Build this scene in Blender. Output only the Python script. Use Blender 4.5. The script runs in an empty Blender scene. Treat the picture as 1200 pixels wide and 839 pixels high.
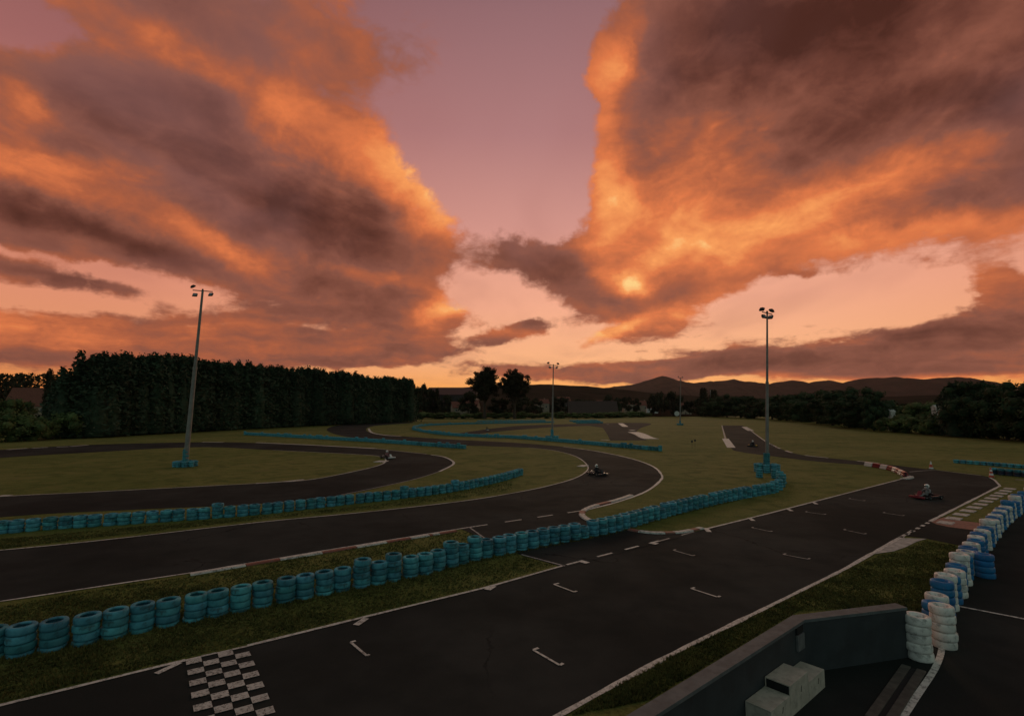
import bpy, bmesh, math, random
from mathutils import Vector, Matrix, Euler, noise as mnoise
random.seed(7)
SC = bpy.context.scene
COL = SC.collection
PI = math.pi
# ---------------------------------------------------------------- camera
FPX, CX, CY = 615.0, 600.0, 419.5          # focal length in photo pixels, photo centre
CAM_H = 6.5
K13 = CAM_H / 5.0
PITCH = math.atan(58.5 / FPX)
cam_d = bpy.data.cameras.new('camera')
cam_d.sensor_width = 36.0
cam_d.lens = 36.0 * FPX / 1200.0
cam_d.clip_start = 0.1
cam_d.clip_end = 30000.0
cam = bpy.data.objects.new('camera', cam_d)
COL.objects.link(cam)
cam.location = (0, 0, CAM_H)
cam.rotation_euler = (PI / 2 + PITCH, 0, 0)
SC.camera = cam

def ray(px, py):
    x = (px - CX) / FPX
    y = (CY - py) / FPX
    cp, sp = math.cos(PITCH), math.sin(PITCH)
    return Vector((x, cp - y * sp, sp + y * cp))

def G(px, py, z=0.0):
    """where the line of sight through a photo pixel meets the level z"""
    d = ray(px, py)
    t = (z - CAM_H) / d.z
    return Vector((d.x * t, d.y * t, z))

def AT(px, py, dist):
    """point on the line of sight at the depth y = dist"""
    d = ray(px, py)
    t = dist / d.y
    return Vector((d.x * t, dist, CAM_H + d.z * t))

def azel(px, py):
    d = ray(px, py).normalized()
    return math.atan2(d.x, d.y), math.asin(d.z)

SUN_AZ, SUN_EL = azel(742, 330)
# ---------------------------------------------------------------- render
SC.render.engine = 'CYCLES'
SC.view_settings.view_transform = 'Standard'
SC.view_settings.look = 'None'
SC.view_settings.exposure = 0.0
SC.view_settings.gamma = 1.0
SC.view_settings.use_curve_mapping = False
SC.cycles.max_bounces = 5
SC.cycles.diffuse_bounces = 2
SC.cycles.glossy_bounces = 2
SC.cycles.transparent_max_bounces = 6
SC.cycles.use_denoising = True

def lin(r, g, b):
    f = lambda c: (c / 255.0) / 12.92 if c <= 10.3 else ((c / 255.0 + 0.055) / 1.055) ** 2.4
    return (f(r), f(g), f(b), 1.0)
# ---------------------------------------------------------------- sky
class NT:
    """small helper that writes node graphs"""
    def __init__(self, tree):
        self.t = tree; self.n = tree.nodes; self.l = tree.links
    def node(self, typ, **kw):
        nd = self.n.new(typ)
        for k, v in kw.items(): setattr(nd, k, v)
        return nd
    def put(self, sock, v):
        if isinstance(v, bpy.types.NodeSocket): self.l.new(v, sock)
        elif v is not None: sock.default_value = v
    def math(self, op, a, b=None, c=None, clamp=False):
        nd = self.node('ShaderNodeMath', operation=op, use_clamp=clamp)
        self.put(nd.inputs[0], a); self.put(nd.inputs[1], b)
        if c is not None: self.put(nd.inputs[2], c)
        return nd.outputs[0]
    def vmath(self, op, a, b=None, out=0, scale=None):
        nd = self.node('ShaderNodeVectorMath', operation=op)
        self.put(nd.inputs[0], a)
        if b is not None: self.put(nd.inputs[1], b)
        if scale is not None: self.put(nd.inputs['Scale'], scale)
        return nd.outputs[out]
    def xyz(self, x, y, z=0.0):
        nd = self.node('ShaderNodeCombineXYZ')
        self.put(nd.inputs[0], x); self.put(nd.inputs[1], y); self.put(nd.inputs[2], z)
        return nd.outputs[0]
    def noise(self, vec, scale, detail=6, rough=0.55, dist=0.0, lac=2.0, color=False):
        nd = self.node('ShaderNodeTexNoise')
        self.put(nd.inputs['Vector'], vec)
        nd.inputs['Scale'].default_value = scale; nd.inputs['Detail'].default_value = detail
        nd.inputs['Roughness'].default_value = rough; nd.inputs['Distortion'].default_value = dist
        nd.inputs['Lacunarity'].default_value = lac
        return nd.outputs['Color' if color else 0]
    def mapping(self, vec, loc=(0, 0, 0), rot=(0, 0, 0), scale=(1, 1, 1), typ='POINT'):
        nd = self.node('ShaderNodeMapping', vector_type=typ)
        self.put(nd.inputs['Vector'], vec)
        nd.inputs['Location'].default_value = loc; nd.inputs['Rotation'].default_value = rot
        nd.inputs['Scale'].default_value = scale
        return nd.outputs[0]
    def smooth(self, v, a, b, lo=0.0, hi=1.0, kind='SMOOTHSTEP'):
        nd = self.node('ShaderNodeMapRange', interpolation_type=kind)
        self.put(nd.inputs[0], v)
        self.put(nd.inputs[1], a); self.put(nd.inputs[2], b)
        self.put(nd.inputs[3], lo); self.put(nd.inputs[4], hi)
        return nd.outputs[0]
    def ramp(self, v, stops, interp='LINEAR'):
        nd = self.node('ShaderNodeValToRGB')
        self.put(nd.inputs[0], v)
        cr = nd.color_ramp; cr.interpolation = interp
        while len(cr.elements) < len(stops): cr.elements.new(0.5)
        for e, (p, c) in zip(cr.elements, stops):
            e.position = p; e.color = c if len(c) == 4 else (*c, 1)
        return nd.outputs[0]
    def mix(self, f, a, b, typ='MIX'):
        nd = self.node('ShaderNodeMix', data_type='RGBA', blend_type=typ)
        self.put(nd.inputs[0], f); self.put(nd.inputs[6], a); self.put(nd.inputs[7], b)
        return nd.outputs[2]

# (photo x, photo y, half length, half height, tilt in degrees (down to the right), weight)
DENSITY = [
    (60, 150, 190, 75, 24, .95), (240, 190, 250, 95, 24, 1.05), (400, 265, 130, 80, 30, .95), (280, 30, 300, 75, 8, .75),
    (430, 190, 60, 60, 40, .5), (60, 250, 190, 50, 18, .8), (270, 290, 170, 36, 18, .75), (440, 345, 110, 32, 16, .85),
    (515, 378, 40, 14, -8, .7), (440, 50, 80, 90, 45, .10),
    (10, 45, 70, 50, 20, -1.0), (90, 75, 60, 20, 30, -.35),
    (600, 190, 90, 110, 0, -.8), (640, 60, 50, 80, 0, -.7), (650, 215, 40, 55, 0, -.6), (565, 250, 35, 22, 0, -.5), (572, 345, 34, 30, 10, -.6),
    (170, 340, 95, 18, 9, -.75), (60, 330, 150, 12, 9, .75), (60, 300, 120, 10, 14, .45), (20, 358, 110, 10, 3, -.6),
    (120, 400, 330, 30, 4, 1.0), (380, 412, 110, 13, 3, .85), (60, 425, 200, 14, 2, .5), (290, 375, 160, 16, 8, .35),
    (960, 70, 250, 120, -8, 1.25), (1120, 170, 240, 90, -16, 1.05), (800, 110, 80, 130, 5, .85), (722, 75, 38, 85, 0, .75),
    (735, 225, 45, 45, 0, .7), (860, 235, 160, 75, -14, .9), (640, 300, 105, 38, 12, 1.05), (745, 340, 75, 48, 18, 1.0),
    (720, 388, 40, 8, -28, .5), (820, 335, 50, 22, -12, .5), (1080, 245, 200, 45, -8, .7), (930, 270, 120, 30, -14, .55),
    (925, 318, 40, 6, 0, .35), (602, 396, 42, 10, -12, .95), (628, 385, 20, 6, -8, .4),
    (1000, 345, 150, 22, -5, -.5), (1185, 335, 42, 26, 14, 1.0), (1170, 388, 120, 26, -10, .8), (1040, 408, 170, 22, -6, 1.1), (880, 425, 140, 13, -3, 1.0),
    (700, 438, 130, 9, 0, .85), (740, 425, 70, 4, -2, .3), (1120, 432, 180, 14, 0, .6), (940, 380, 30, 5, 0, .4),
]
LIGHT = [
    (458, 195, 55, 48, 35, .38), (505, 235, 40, 40, 40, .28), (235, 80, 190, 26, 24, .22), (370, 150, 110, 40, 30, .14),
    (40, 185, 130, 20, 26, .2), (60, 215, 150, 18, 26, .2), (255, 285, 110, 16, 30, .28), (430, 318, 130, 16, 14, .20),
    (525, 368, 42, 18, -12, .55), (120, 70, 40, 16, 25, .16), (10, 130, 50, 16, 20, .3), (500, 300, 60, 40, 30, .12),
    (150, 400, 260, 24, 3, .26), (40, 392, 100, 12, 3, .16), (380, 410, 100, 8, 2, .1), (350, 60, 40, 18, 20, .1),
    (300, 205, 190, 32, 28, -.12), (380, 255, 110, 45, 28, -.12), (250, 35, 150, 35, 20, -.02), (60, 330, 140, 9, 9, -.12), (90, 265, 150, 18, 18, -.16),
    (716, 70, 24, 65, 0, .42), (745, 110, 55, 80, 0, .12), (718, 215, 22, 45, -10, .36), (742, 325, 26, 13, 0, .56), (760, 250, 70, 60, 0, .15),
    (810, 195, 50, 50, 0, .12), (830, 265, 120, 60, -14, .32), (900, 200, 140, 50, -14, .12), (1010, 225, 230, 30, -20, .28), (1060, 280, 190, 20, -6, .36),
    (790, 365, 80, 20, -14, .34), (700, 300, 22, 40, 0, .2), (870, 150, 40, 30, -30, .1), (1100, 60, 120, 25, -25, .08),
    (940, 20, 270, 75, -6, -.24), (1190, 125, 70, 45, 10, -.34), (950, 170, 110, 45, -20, -.16), (600, 300, 80, 36, 10, -.12), (650, 335, 50, 16, 18, -.06),
    (1040, 405, 200, 22, -5, -.04), (880, 428, 140, 12, 0, .02), (1130, 444, 220, 6, 0, .34), (1185, 335, 40, 20, 10, .22), (720, 386, 40, 9, -28, .45), (605, 395, 40, 8, 0, .2), (690, 440, 100, 8, 0, .12),
]

def build_world():
    w = bpy.data.worlds.new('World'); SC.world = w
    w.use_nodes = True
    for nd in list(w.node_tree.nodes): w.node_tree.nodes.remove(nd)
    k = NT(w.node_tree)
    d = k.node('ShaderNodeTexCoord').outputs['Generated']
    d = k.vmath('NORMALIZE', d)
    sp = k.node('ShaderNodeSeparateXYZ'); k.put(sp.inputs[0], d)
    dx, dy, dz = sp.outputs
    az = k.math('ARCTAN2', dx, dy)
    el = k.math('ARCSINE', dz)
    # cloud plane coordinates: streaks converge towards the place where the sun went down
    inv = k.math('ADD', k.math('MAXIMUM', dz, 0.0), 0.16)
    plane = k.xyz(k.math('DIVIDE', dx, inv), k.math('DIVIDE', dy, inv), 0.0)
    plane = k.mapping(plane, rot=(0, 0, math.radians(14)), scale=(1.0, 0.58, 1.0))
    n_big = k.noise(plane, 1.7, 3, 0.5, 0.4)
    n_mid = k.noise(plane, 2.7, 10, 0.56, 0.5)
    off = Vector((0.0, 0.05, 0.0))
    n_mid2 = k.noise(k.vmath('ADD', plane, tuple(off + Vector((0.02, 0.02, 0)))), 2.7, 10, 0.56, 0.5)
    n_fine = k.noise(k.vmath('MULTIPLY', d, (1.0, 1.0, 1.7)), 13.0, 10, 0.63, 0.6)
    n_puff = k.noise(k.vmath('ADD', k.vmath('MULTIPLY', d, (1.0, 1.0, 2.1)), k.vmath('SCALE', k.noise(d, 6.0, 4, 0.6, color=True), scale=0.16)), 8.5, 10, 0.60, 0.0)
    n_str = k.noise(k.vmath('ADD', k.xyz(k.math('MULTIPLY', az, 5.0), k.math('MULTIPLY', el, 34.0), 3.7), k.vmath('SCALE', k.noise(d, 7.0, 4, 0.6, color=True), scale=1.6)), 1.0, 9, 0.60)
    # warped sky position so cloud outlines are ragged
    wc = k.noise(d, 4.5, 8, 0.62, 0.0, color=True)
    wv = k.vmath('SCALE', k.vmath('SUBTRACT', wc, (0.5, 0.5, 0.5)), scale=0.20)
    P = k.vmath('ADD', k.xyz(az, el, 0.0), k.vmath('MULTIPLY', wv, k.xyz(1.0, k.smooth(el, 0.0, 0.35, 0.12, 0.8), 0.0)))
    def blobs(lst, acc0=None):
        acc = None
        dep = acc0                      # each blob waits for the one before it: keeps the shader's working memory small
        for (px, py, rx, ry, rot, wt) in lst:
            c = Vector(azel(px, py))
            a = math.radians(rot)
            ca, sa = math.cos(a), math.sin(a)
            e1 = Vector(azel(px + 8 * ca, py + 8 * sa)) - c
            e2 = Vector(azel(px - 8 * sa * -1, py - 8 * ca)) - c
            s1 = e1.length / 8 * rx; s2 = e2.length / 8 * ry
            Pi = P
            if dep is not None:
                nd = k.node('ShaderNodeVectorMath', operation='MULTIPLY_ADD')
                k.put(nd.inputs[0], dep); nd.inputs[1].default_value = (1e-9,) * 3; k.put(nd.inputs[2], P)
                Pi = nd.outputs[0]
            q = k.mapping(Pi, loc=(c.x, c.y, 0), rot=(0, 0, math.atan2(e1.y, e1.x)), scale=(s1, s2, 1), typ='TEXTURE')
            r2 = k.vmath('DOT_PRODUCT', q, q, out=1)
            g = k.math('POWER', 0.42, r2)
            acc = k.math('MULTIPLY', g, wt) if acc is None else k.math('MULTIPLY_ADD', g, wt, acc)
            dep = acc
        return acc
    D = blobs(DENSITY)
    L = blobs(LIGHT, D)
    hi = k.smooth(el, 0.10, 0.45)          # high cloud is combed out, low banks are lumpy
    tex = k.math('ADD', k.math('MULTIPLY', k.math('SUBTRACT', n_mid, 0.5), k.math('MULTIPLY_ADD', hi, 0.75, 0.40)), k.math('MULTIPLY', k.math('SUBTRACT', n_fine, 0.5), 0.60))
    tex = k.math('MULTIPLY_ADD', k.math('SUBTRACT', n_puff, 0.5), 0.85, tex)
    lo_w = k.smooth(el, 0.30, 0.06)
    tex = k.math('MULTIPLY_ADD', k.math('SUBTRACT', n_str, 0.5), k.math('MULTIPLY', lo_w, 1.5), tex)
    dens = k.math('ADD', D, tex)
    alpha = k.smooth(dens, 0.27, 0.63)
    thick = k.smooth(dens, 0.4, 1.3)
    # light inside the cloud: broad glow + relief towards the sunset + thin rims
    relief = k.math('MULTIPLY', k.math('SUBTRACT', n_mid, n_mid2), k.math('MULTIPLY_ADD', hi, 0.65, 0.15))
    lv = k.math('ADD', L, 0.335)
    lv = k.math('ADD', lv, relief)
    lv = k.math('MULTIPLY_ADD', k.math('SUBTRACT', n_fine, 0.5), 0.42, lv)
    lv = k.math('MULTIPLY_ADD', k.math('SUBTRACT', 0.5, n_mid), 0.16, lv)
    lv = k.math('MULTIPLY_ADD', k.math('SUBTRACT', n_puff, 0.5), 0.42, lv)
    lv = k.math('MULTIPLY_ADD', k.math('SUBTRACT', 0.5, n_str), k.math('MULTIPLY', lo_w, 0.55), lv)
    lv = k.math('MULTIPLY_ADD', k.math('SUBTRACT', 0.6, thick), 0.14, lv)
    cloud = k.ramp(lv, [(-0.0, lin(72, 38, 30)), (0.18, lin(104, 60, 49)), (0.36, lin(136, 82, 66)), (0.52, lin(174, 95, 64)),
                        (0.70, lin(222, 121, 72)), (0.88, lin(250, 160, 92)), (1.0, lin(255, 208, 134))])
    mv = k.math('MULTIPLY', k.math('MULTIPLY', k.smooth(n_big, 0.42, 0.66), hi), k.smooth(lv, 0.62, 0.25))
    cloud = k.mix(k.math('MULTIPLY', mv, 0.55), cloud, lin(140, 96, 92))
    # clear sky: apricot at the horizon to mauve overhead, warmer towards the sunset
    clear = k.ramp(k.math('DIVIDE', el, 0.8), [(0.0, lin(255, 150, 70)), (0.045, lin(255, 172, 92)), (0.11, lin(255, 184, 132)),
                   (0.24, lin(246, 174, 142)), (0.42, lin(212, 150, 138)), (0.62, lin(177, 125, 124)), (0.85, lin(149, 107, 110)), (1.0, lin(120, 86, 96))])
    side = k.smooth(k.math('ABSOLUTE', k.math('SUBTRACT', az, SUN_AZ)), 0.15, 1.0)
    clear = k.mix(side, clear, k.mix(0.6, clear, lin(215, 175, 165), 'MULTIPLY'))
    veil = k.math('MULTIPLY', k.smooth(n_big, 0.45, 0.75), 0.25)
    clear = k.mix(veil, clear, lin(150, 92, 88))
    front = k.mix(alpha, clear, cloud)
    # the sky behind the viewer: cool dusk from the sky model, with unseen greenish cloud added to neutralise the ground light
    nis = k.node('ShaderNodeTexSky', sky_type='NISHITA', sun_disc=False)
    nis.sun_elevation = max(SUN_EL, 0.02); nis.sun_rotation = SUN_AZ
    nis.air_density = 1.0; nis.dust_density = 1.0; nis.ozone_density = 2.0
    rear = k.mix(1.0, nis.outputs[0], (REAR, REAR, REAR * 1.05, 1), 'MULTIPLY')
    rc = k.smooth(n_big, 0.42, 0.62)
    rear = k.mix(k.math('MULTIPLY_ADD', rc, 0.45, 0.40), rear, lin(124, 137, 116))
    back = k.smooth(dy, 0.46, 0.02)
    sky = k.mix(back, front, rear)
    low = k.smooth(dz, 0.0, -0.03)
    sky = k.mix(low, sky, lin(30, 24, 20))
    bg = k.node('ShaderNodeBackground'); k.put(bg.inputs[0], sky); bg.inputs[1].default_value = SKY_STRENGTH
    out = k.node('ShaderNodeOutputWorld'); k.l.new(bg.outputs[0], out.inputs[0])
    w.cycles.sampling_method = 'MANUAL'; w.cycles.sample_map_resolution = 512

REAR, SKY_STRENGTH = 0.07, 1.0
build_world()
sd = bpy.data.lights.new('sun', 'SUN'); sun = bpy.data.objects.new('sun', sd); COL.objects.link(sun)
sd.energy = 0.4; sd.angle = math.radians(14); sd.color = (1.0, 0.72, 0.48)
sun.rotation_euler = Euler((PI / 2 - SUN_EL, 0, PI - SUN_AZ), 'XYZ')
sun.location = (0, 0, 60)
# ---------------------------------------------------------------- materials
MATS = {}
def mat(name, col, rough=0.8, var=0.0, col2=None, scale=6.0, bump=0.0, bscale=40.0, per_object=0.0, metal=0.0, spec=0.4, dirt=None, dirt_amt=0.0, dirt_scale=5.0):
    m = bpy.data.materials.new(name); m.use_nodes = True
    t = m.node_tree; k = NT(t)
    b = t.nodes['Principled BSDF']
    co = k.node('ShaderNodeTexCoord').outputs['Object']
    c = col if len(col) == 4 else (*col, 1)
    out = None
    if col2 is not None or var:
        n = k.noise(co, scale, 6, 0.6)
        c2 = col2 if col2 is not None else tuple(x * (1 - var) for x in c[:3])
        out = k.mix(k.smooth(n, 0.36, 0.64), c, (*c2[:3], 1))
    if dirt is not None:
        n2 = k.noise(co, dirt_scale, 8, 0.68)
        f = k.math('MULTIPLY', k.smooth(n2, 0.5, 0.68), dirt_amt)
        out = k.mix(f, out if out is not None else c, (*dirt[:3], 1))
    if per_object:
        r = k.node('ShaderNodeObjectInfo').outputs['Random']
        hs = k.node('ShaderNodeHueSaturation')
        k.put(hs.inputs['Value'], k.smooth(r, 0, 1, 1 - per_object, 1 + per_object * 0.6, 'LINEAR'))
        k.put(hs.inputs['Hue'], k.smooth(k.math('FRACT', k.math('MULTIPLY', r, 7.3)), 0, 1, 0.5 - per_object * .04, 0.5 + per_object * .04, 'LINEAR'))
        k.put(hs.inputs['Color'], out if out is not None else c)
        out = hs.outputs[0]
    k.put(b.inputs['Base Color'], out if out is not None else c)
    b.inputs['Roughness'].default_value = rough
    b.inputs['Metallic'].default_value = metal
    b.inputs['Specular IOR Level'].default_value = spec
    if bump:
        bn = k.node('ShaderNodeBump'); bn.inputs['Strength'].default_value = bump; bn.inputs['Distance'].default_value = 0.02
        k.put(bn.inputs['Height'], k.noise(co, bscale, 5, 0.6)); k.l.new(bn.outputs[0], b.inputs['Normal'])
    MATS[name] = m
    return m

def asphalt_mat():
    m = bpy.data.materials.new('asphalt'); m.use_nodes = True
    k = NT(m.node_tree); b = m.node_tree.nodes['Principled BSDF']
    co = k.node('ShaderNodeTexCoord').outputs['Object']
    big = k.noise(co, 0.12, 5, 0.6); mid = k.noise(co, 0.7, 6, 0.6); grain = k.noise(co, 55, 3, 0.7)
    c = k.mix(k.smooth(big, 0.35, 0.66), (0.0235, 0.0252, 0.0240, 1), (0.046, 0.0475, 0.045, 1))
    c = k.mix(k.math('MULTIPLY', k.smooth(mid, 0.45, 0.68), 0.30), c, (0.022, 0.0235, 0.0225, 1))
    c = k.mix(k.math('MULTIPLY', k.smooth(grain, 0.55, 0.75), 0.5), c, (0.080, 0.076, 0.070, 1))
    crack = k.node('ShaderNodeTexVoronoi', feature='DISTANCE_TO_EDGE'); k.put(crack.inputs['Vector'], k.vmath('ADD', co, k.vmath('SCALE', k.noise(co, 0.8, 4, 0.6, color=True), scale=1.5)))
    crack.inputs['Scale'].default_value = 0.16
    cm = k.math('MULTIPLY', k.smooth(crack.outputs['Distance'], 0.010, 0.002), k.smooth(big, 0.5, 0.62))
    c = k.mix(k.math('MULTIPLY', cm, 0.7), c, (0.012, 0.012, 0.012, 1))
    k.put(b.inputs['Base Color'], c)
    k.put(b.inputs['Roughness'], k.smooth(mid, 0.3, 0.7, 0.88, 0.98))
    b.inputs['Specular IOR Level'].default_value = 0.02
    bn = k.node('ShaderNodeBump'); bn.inputs['Strength'].default_value = 0.5; bn.inputs['Distance'].default_value = 0.006
    k.put(bn.inputs['Height'], grain); k.l.new(bn.outputs[0], b.inputs['Normal'])
    MATS['asphalt'] = m; return m

def grass_mat():
    m = bpy.data.materials.new('turf'); m.use_nodes = True
    k = NT(m.node_tree); b = m.node_tree.nodes['Principled BSDF']
    co = k.node('ShaderNodeTexCoord').outputs['Object']
    big = k.noise(co, 0.06, 6, 0.65); mid = k.noise(co, 0.55, 7, 0.65, 0.6); fine = k.noise(co, 9.0, 6, 0.7); tiny = k.noise(co, 38.0, 3, 0.7)
    c = k.mix(k.smooth(big, 0.38, 0.64), (0.150, 0.180, 0.042, 1), (0.245, 0.240, 0.070, 1))
    c = k.mix(k.math('MULTIPLY', k.smooth(mid, 0.42, 0.68), 0.75), c, (0.080, 0.102, 0.024, 1))
    c = k.mix(k.math('MULTIPLY', k.smooth(mid, 0.56, 0.30), 0.35), c, (0.19, 0.155, 0.062, 1))
    c = k.mix(k.math('MULTIPLY', k.smooth(fine, 0.42, 0.66), 0.62), c, (0.040, 0.046, 0.012, 1))
    c = k.mix(k.math('MULTIPLY', k.smooth(tiny, 0.56, 0.72), 0.45), c, (0.20, 0.185, 0.075, 1))
    bare = k.noise(co, 0.23, 8, 0.72, 0.8)
    c = k.mix(k.math('MULTIPLY', k.smooth(bare, 0.60, 0.70), 0.55), c, (0.165, 0.125, 0.070, 1))
    k.put(b.inputs['Base Color'], c); b.inputs['Roughness'].default_value = 0.95; b.inputs['Specular IOR Level'].default_value = 0.08
    bn = k.node('ShaderNodeBump'); bn.inputs['Strength'].default_value = 1.0; bn.inputs['Distance'].default_value = 0.06
    k.put(bn.inputs['Height'], k.math('ADD', fine, k.math('MULTIPLY', tiny, 0.5))); k.l.new(bn.outputs[0], b.inputs['Normal'])
    MATS['turf'] = m; return m

def paint_mat(name, col, wear=0.35, under=(0.05, 0.048, 0.046), ws=7.0):
    m = bpy.data.materials.new(name); m.use_nodes = True
    k = NT(m.node_tree); b = m.node_tree.nodes['Principled BSDF']
    co = k.node('ShaderNodeTexCoord').outputs['Object']
    n = k.noise(co, ws, 8, 0.75); n2 = k.noise(co, 60, 3, 0.7); n3 = k.noise(co, 0.6, 4, 0.6)
    c = k.mix(k.math('MULTIPLY', k.smooth(n3, 0.35, 0.7), 0.35), (*col, 1), (*[x * 0.55 for x in col], 1))
    f = k.math('MULTIPLY', k.smooth(k.math('ADD', n, k.math('MULTIPLY', n2, 0.35)), 0.64, 0.82), wear)
    c = k.mix(f, c, (*under, 1))
    k.put(b.inputs['Base Color'], c); b.inputs['Roughness'].default_value = 0.75
    b.inputs['Specular IOR Level'].default_value = 0.2
    MATS[name] = m; return m

asphalt_mat(); grass_mat()
paint_mat('line_paint', (0.70, 0.67, 0.62), 0.75)
paint_mat('faded_paint', (0.40, 0.39, 0.37), 0.9)
paint_mat('chequer_paint', (0.58, 0.56, 0.52), 0.95, ws=13)
paint_mat('kerb_white', (0.66, 0.63, 0.58), 0.8)
paint_mat('kerb_red', (0.29, 0.105, 0.075), 0.85, under=(0.2, 0.15, 0.13))
paint_mat('apron_red', (0.34, 0.17, 0.13), 0.6)
mat('pale_concrete', (0.50, 0.48, 0.45), 0.9, col2=(0.32, 0.31, 0.29), scale=3, bump=0.3)
mat('turquoise_rubber', (0.095, 0.345, 0.415), 0.75, spec=0.25, col2=(0.055, 0.245, 0.315), scale=3.0, per_object=0.36, bump=0.3, bscale=30, dirt=(0.04, 0.07, 0.07), dirt_amt=0.75, dirt_scale=5.0)
mat('white_rubber', (0.82, 0.79, 0.73), 0.6, col2=(0.68, 0.66, 0.61), scale=3.0, per_object=0.12, bump=0.25, bscale=22, dirt=(0.10, 0.09, 0.085), dirt_amt=0.6, dirt_scale=6)
mat('blue_rubber', (0.012, 0.185, 0.43), 0.6, col2=(0.010, 0.13, 0.32), scale=3.0, per_object=0.12, bump=0.25, bscale=22, dirt=(0.35, 0.38, 0.42), dirt_amt=0.22, dirt_scale=6)
mat('navy_rubber', (0.02, 0.035, 0.06), 0.6, per_object=0.2)
mat('galvanised', (0.25, 0.24, 0.225), 0.65, col2=(0.19, 0.18, 0.17), scale=2, metal=0.1)
mat('lamp_housing', (0.045, 0.04, 0.04), 0.5)
mat('lamp_glass', (0.25, 0.25, 0.27), 0.15, spec=0.6)
mat('wall_paint', (0.042, 0.047, 0.051), 0.85, col2=(0.032, 0.036, 0.039), scale=1.3, bump=0.2, dirt=(0.03, 0.03, 0.032), dirt_amt=0.7, dirt_scale=1.7)
mat('coping', (0.135, 0.142, 0.145), 0.85, col2=(0.10, 0.105, 0.108), scale=3, bump=0.3, dirt=(0.08, 0.08, 0.075), dirt_amt=0.6)
mat('plaque_grey', (0.16, 0.16, 0.16), 0.6, var=0.3)
mat('dark_hole', (0.012, 0.012, 0.012), 0.9)
mat('podium_white', (0.52, 0.465, 0.39), 0.7, col2=(0.42, 0.375, 0.31), scale=4, dirt=(0.14, 0.125, 0.11), dirt_amt=0.4, dirt_scale=6, bump=0.15)
mat('board_grey', (0.105, 0.090, 0.075), 0.9, col2=(0.07, 0.060, 0.05), scale=5, bump=0.4)
mat('foliage_conifer', (0.055, 0.082, 0.048), 0.8, col2=(0.032, 0.050, 0.031), scale=0.5, per_object=0.22, spec=0.15)
mat('foliage_shrub', (0.110, 0.140, 0.048), 0.8, col2=(0.060, 0.085, 0.034), scale=0.6, per_object=0.3, spec=0.15)
mat('foliage_broad', (0.044, 0.068, 0.030), 0.8, col2=(0.026, 0.043, 0.021), scale=0.5, per_object=0.3, spec=0.15)
mat('foliage_far', (0.040, 0.044, 0.024), 0.9, col2=(0.030, 0.030, 0.018), scale=0.5, per_object=0.3, spec=0.1)
mat('bark', (0.07, 0.052, 0.038), 0.9, var=0.4, scale=8, bump=0.5)
mat('hill_near', (0.034, 0.024, 0.017), 1.0, col2=(0.020, 0.017, 0.012), scale=0.012, spec=0.0)
mat('field_soil', (0.034, 0.022, 0.015), 1.0, var=0.4, scale=0.01, spec=0.0)
mat('hill_far', (0.044, 0.020, 0.018), 1.0, col2=(0.024, 0.012, 0.011), scale=0.006, spec=0.0)
mat('render_wall', (0.62, 0.60, 0.56), 0.9, var=0.15, scale=1)
mat('tan_wall', (0.34, 0.26, 0.19), 0.9, var=0.2, scale=1)
mat('dark_cladding', (0.06, 0.05, 0.045), 0.8, var=0.3, scale=1)
mat('roof_tile', (0.22, 0.075, 0.05), 0.85, var=0.35, scale=2)
mat('roof_sheet', (0.060, 0.036, 0.029), 0.7, var=0.3, scale=1)
mat('window_glass', (0.02, 0.02, 0.025), 0.1, spec=0.6)
mat('door_brown', (0.08, 0.05, 0.035), 0.7)
mat('van_white', (0.72, 0.72, 0.70), 0.35, var=0.1)
mat('black_rubber', (0.022, 0.022, 0.022), 0.7)
mat('kart_black', (0.025, 0.025, 0.027), 0.35)
mat('kart_red', (0.20, 0.022, 0.035), 0.3)
mat('kart_white', (0.70, 0.69, 0.67), 0.3)
mat('kart_yellow', (0.55, 0.36, 0.04), 0.3)
mat('steel', (0.35, 0.35, 0.36), 0.35, metal=0.8)
mat('suit_grey', (0.24, 0.23, 0.23), 0.8)
mat('suit_black', (0.022, 0.022, 0.026), 0.8)
mat('suit_pink', (0.30, 0.14, 0.15), 0.8)
mat('helmet_white', (0.80, 0.79, 0.77), 0.2)
mat('helmet_black', (0.02, 0.02, 0.022), 0.2)
mat('visor', (0.015, 0.015, 0.02), 0.08, spec=0.7)
mat('cone_orange', (0.55, 0.08, 0.035), 0.5)
mat('cone_white', (0.72, 0.70, 0.68), 0.5)
mat('stake_dark', (0.05, 0.05, 0.045), 0.8)
mat('blade', (0.145, 0.132, 0.042), 0.9, col2=(0.080, 0.080, 0.026), scale=1.4, spec=0.1)
M = MATS
# ---------------------------------------------------------------- mesh tools
def tag(o, label=None, cat=None, group=None, kind=None):
    if label: o['label'] = label
    if cat: o['category'] = cat
    if group: o['group'] = group
    if kind: o['kind'] = kind
    return o

def thing(name, label, cat, loc=(0, 0, 0), rz=0.0, group=None):
    o = bpy.data.objects.new(name, None); COL.objects.link(o)
    o.empty_display_size = 0.2
    o.location = loc; o.rotation_euler = (0, 0, rz)
    return tag(o, label, cat, group)

def link_mesh(name, me, parent=None, loc=(0, 0, 0), rot=(0, 0, 0)):
    o = bpy.data.objects.new(name, me); COL.objects.link(o)
    o.location = loc; o.rotation_euler = rot
    if parent: o.parent = parent
    return o

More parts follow.
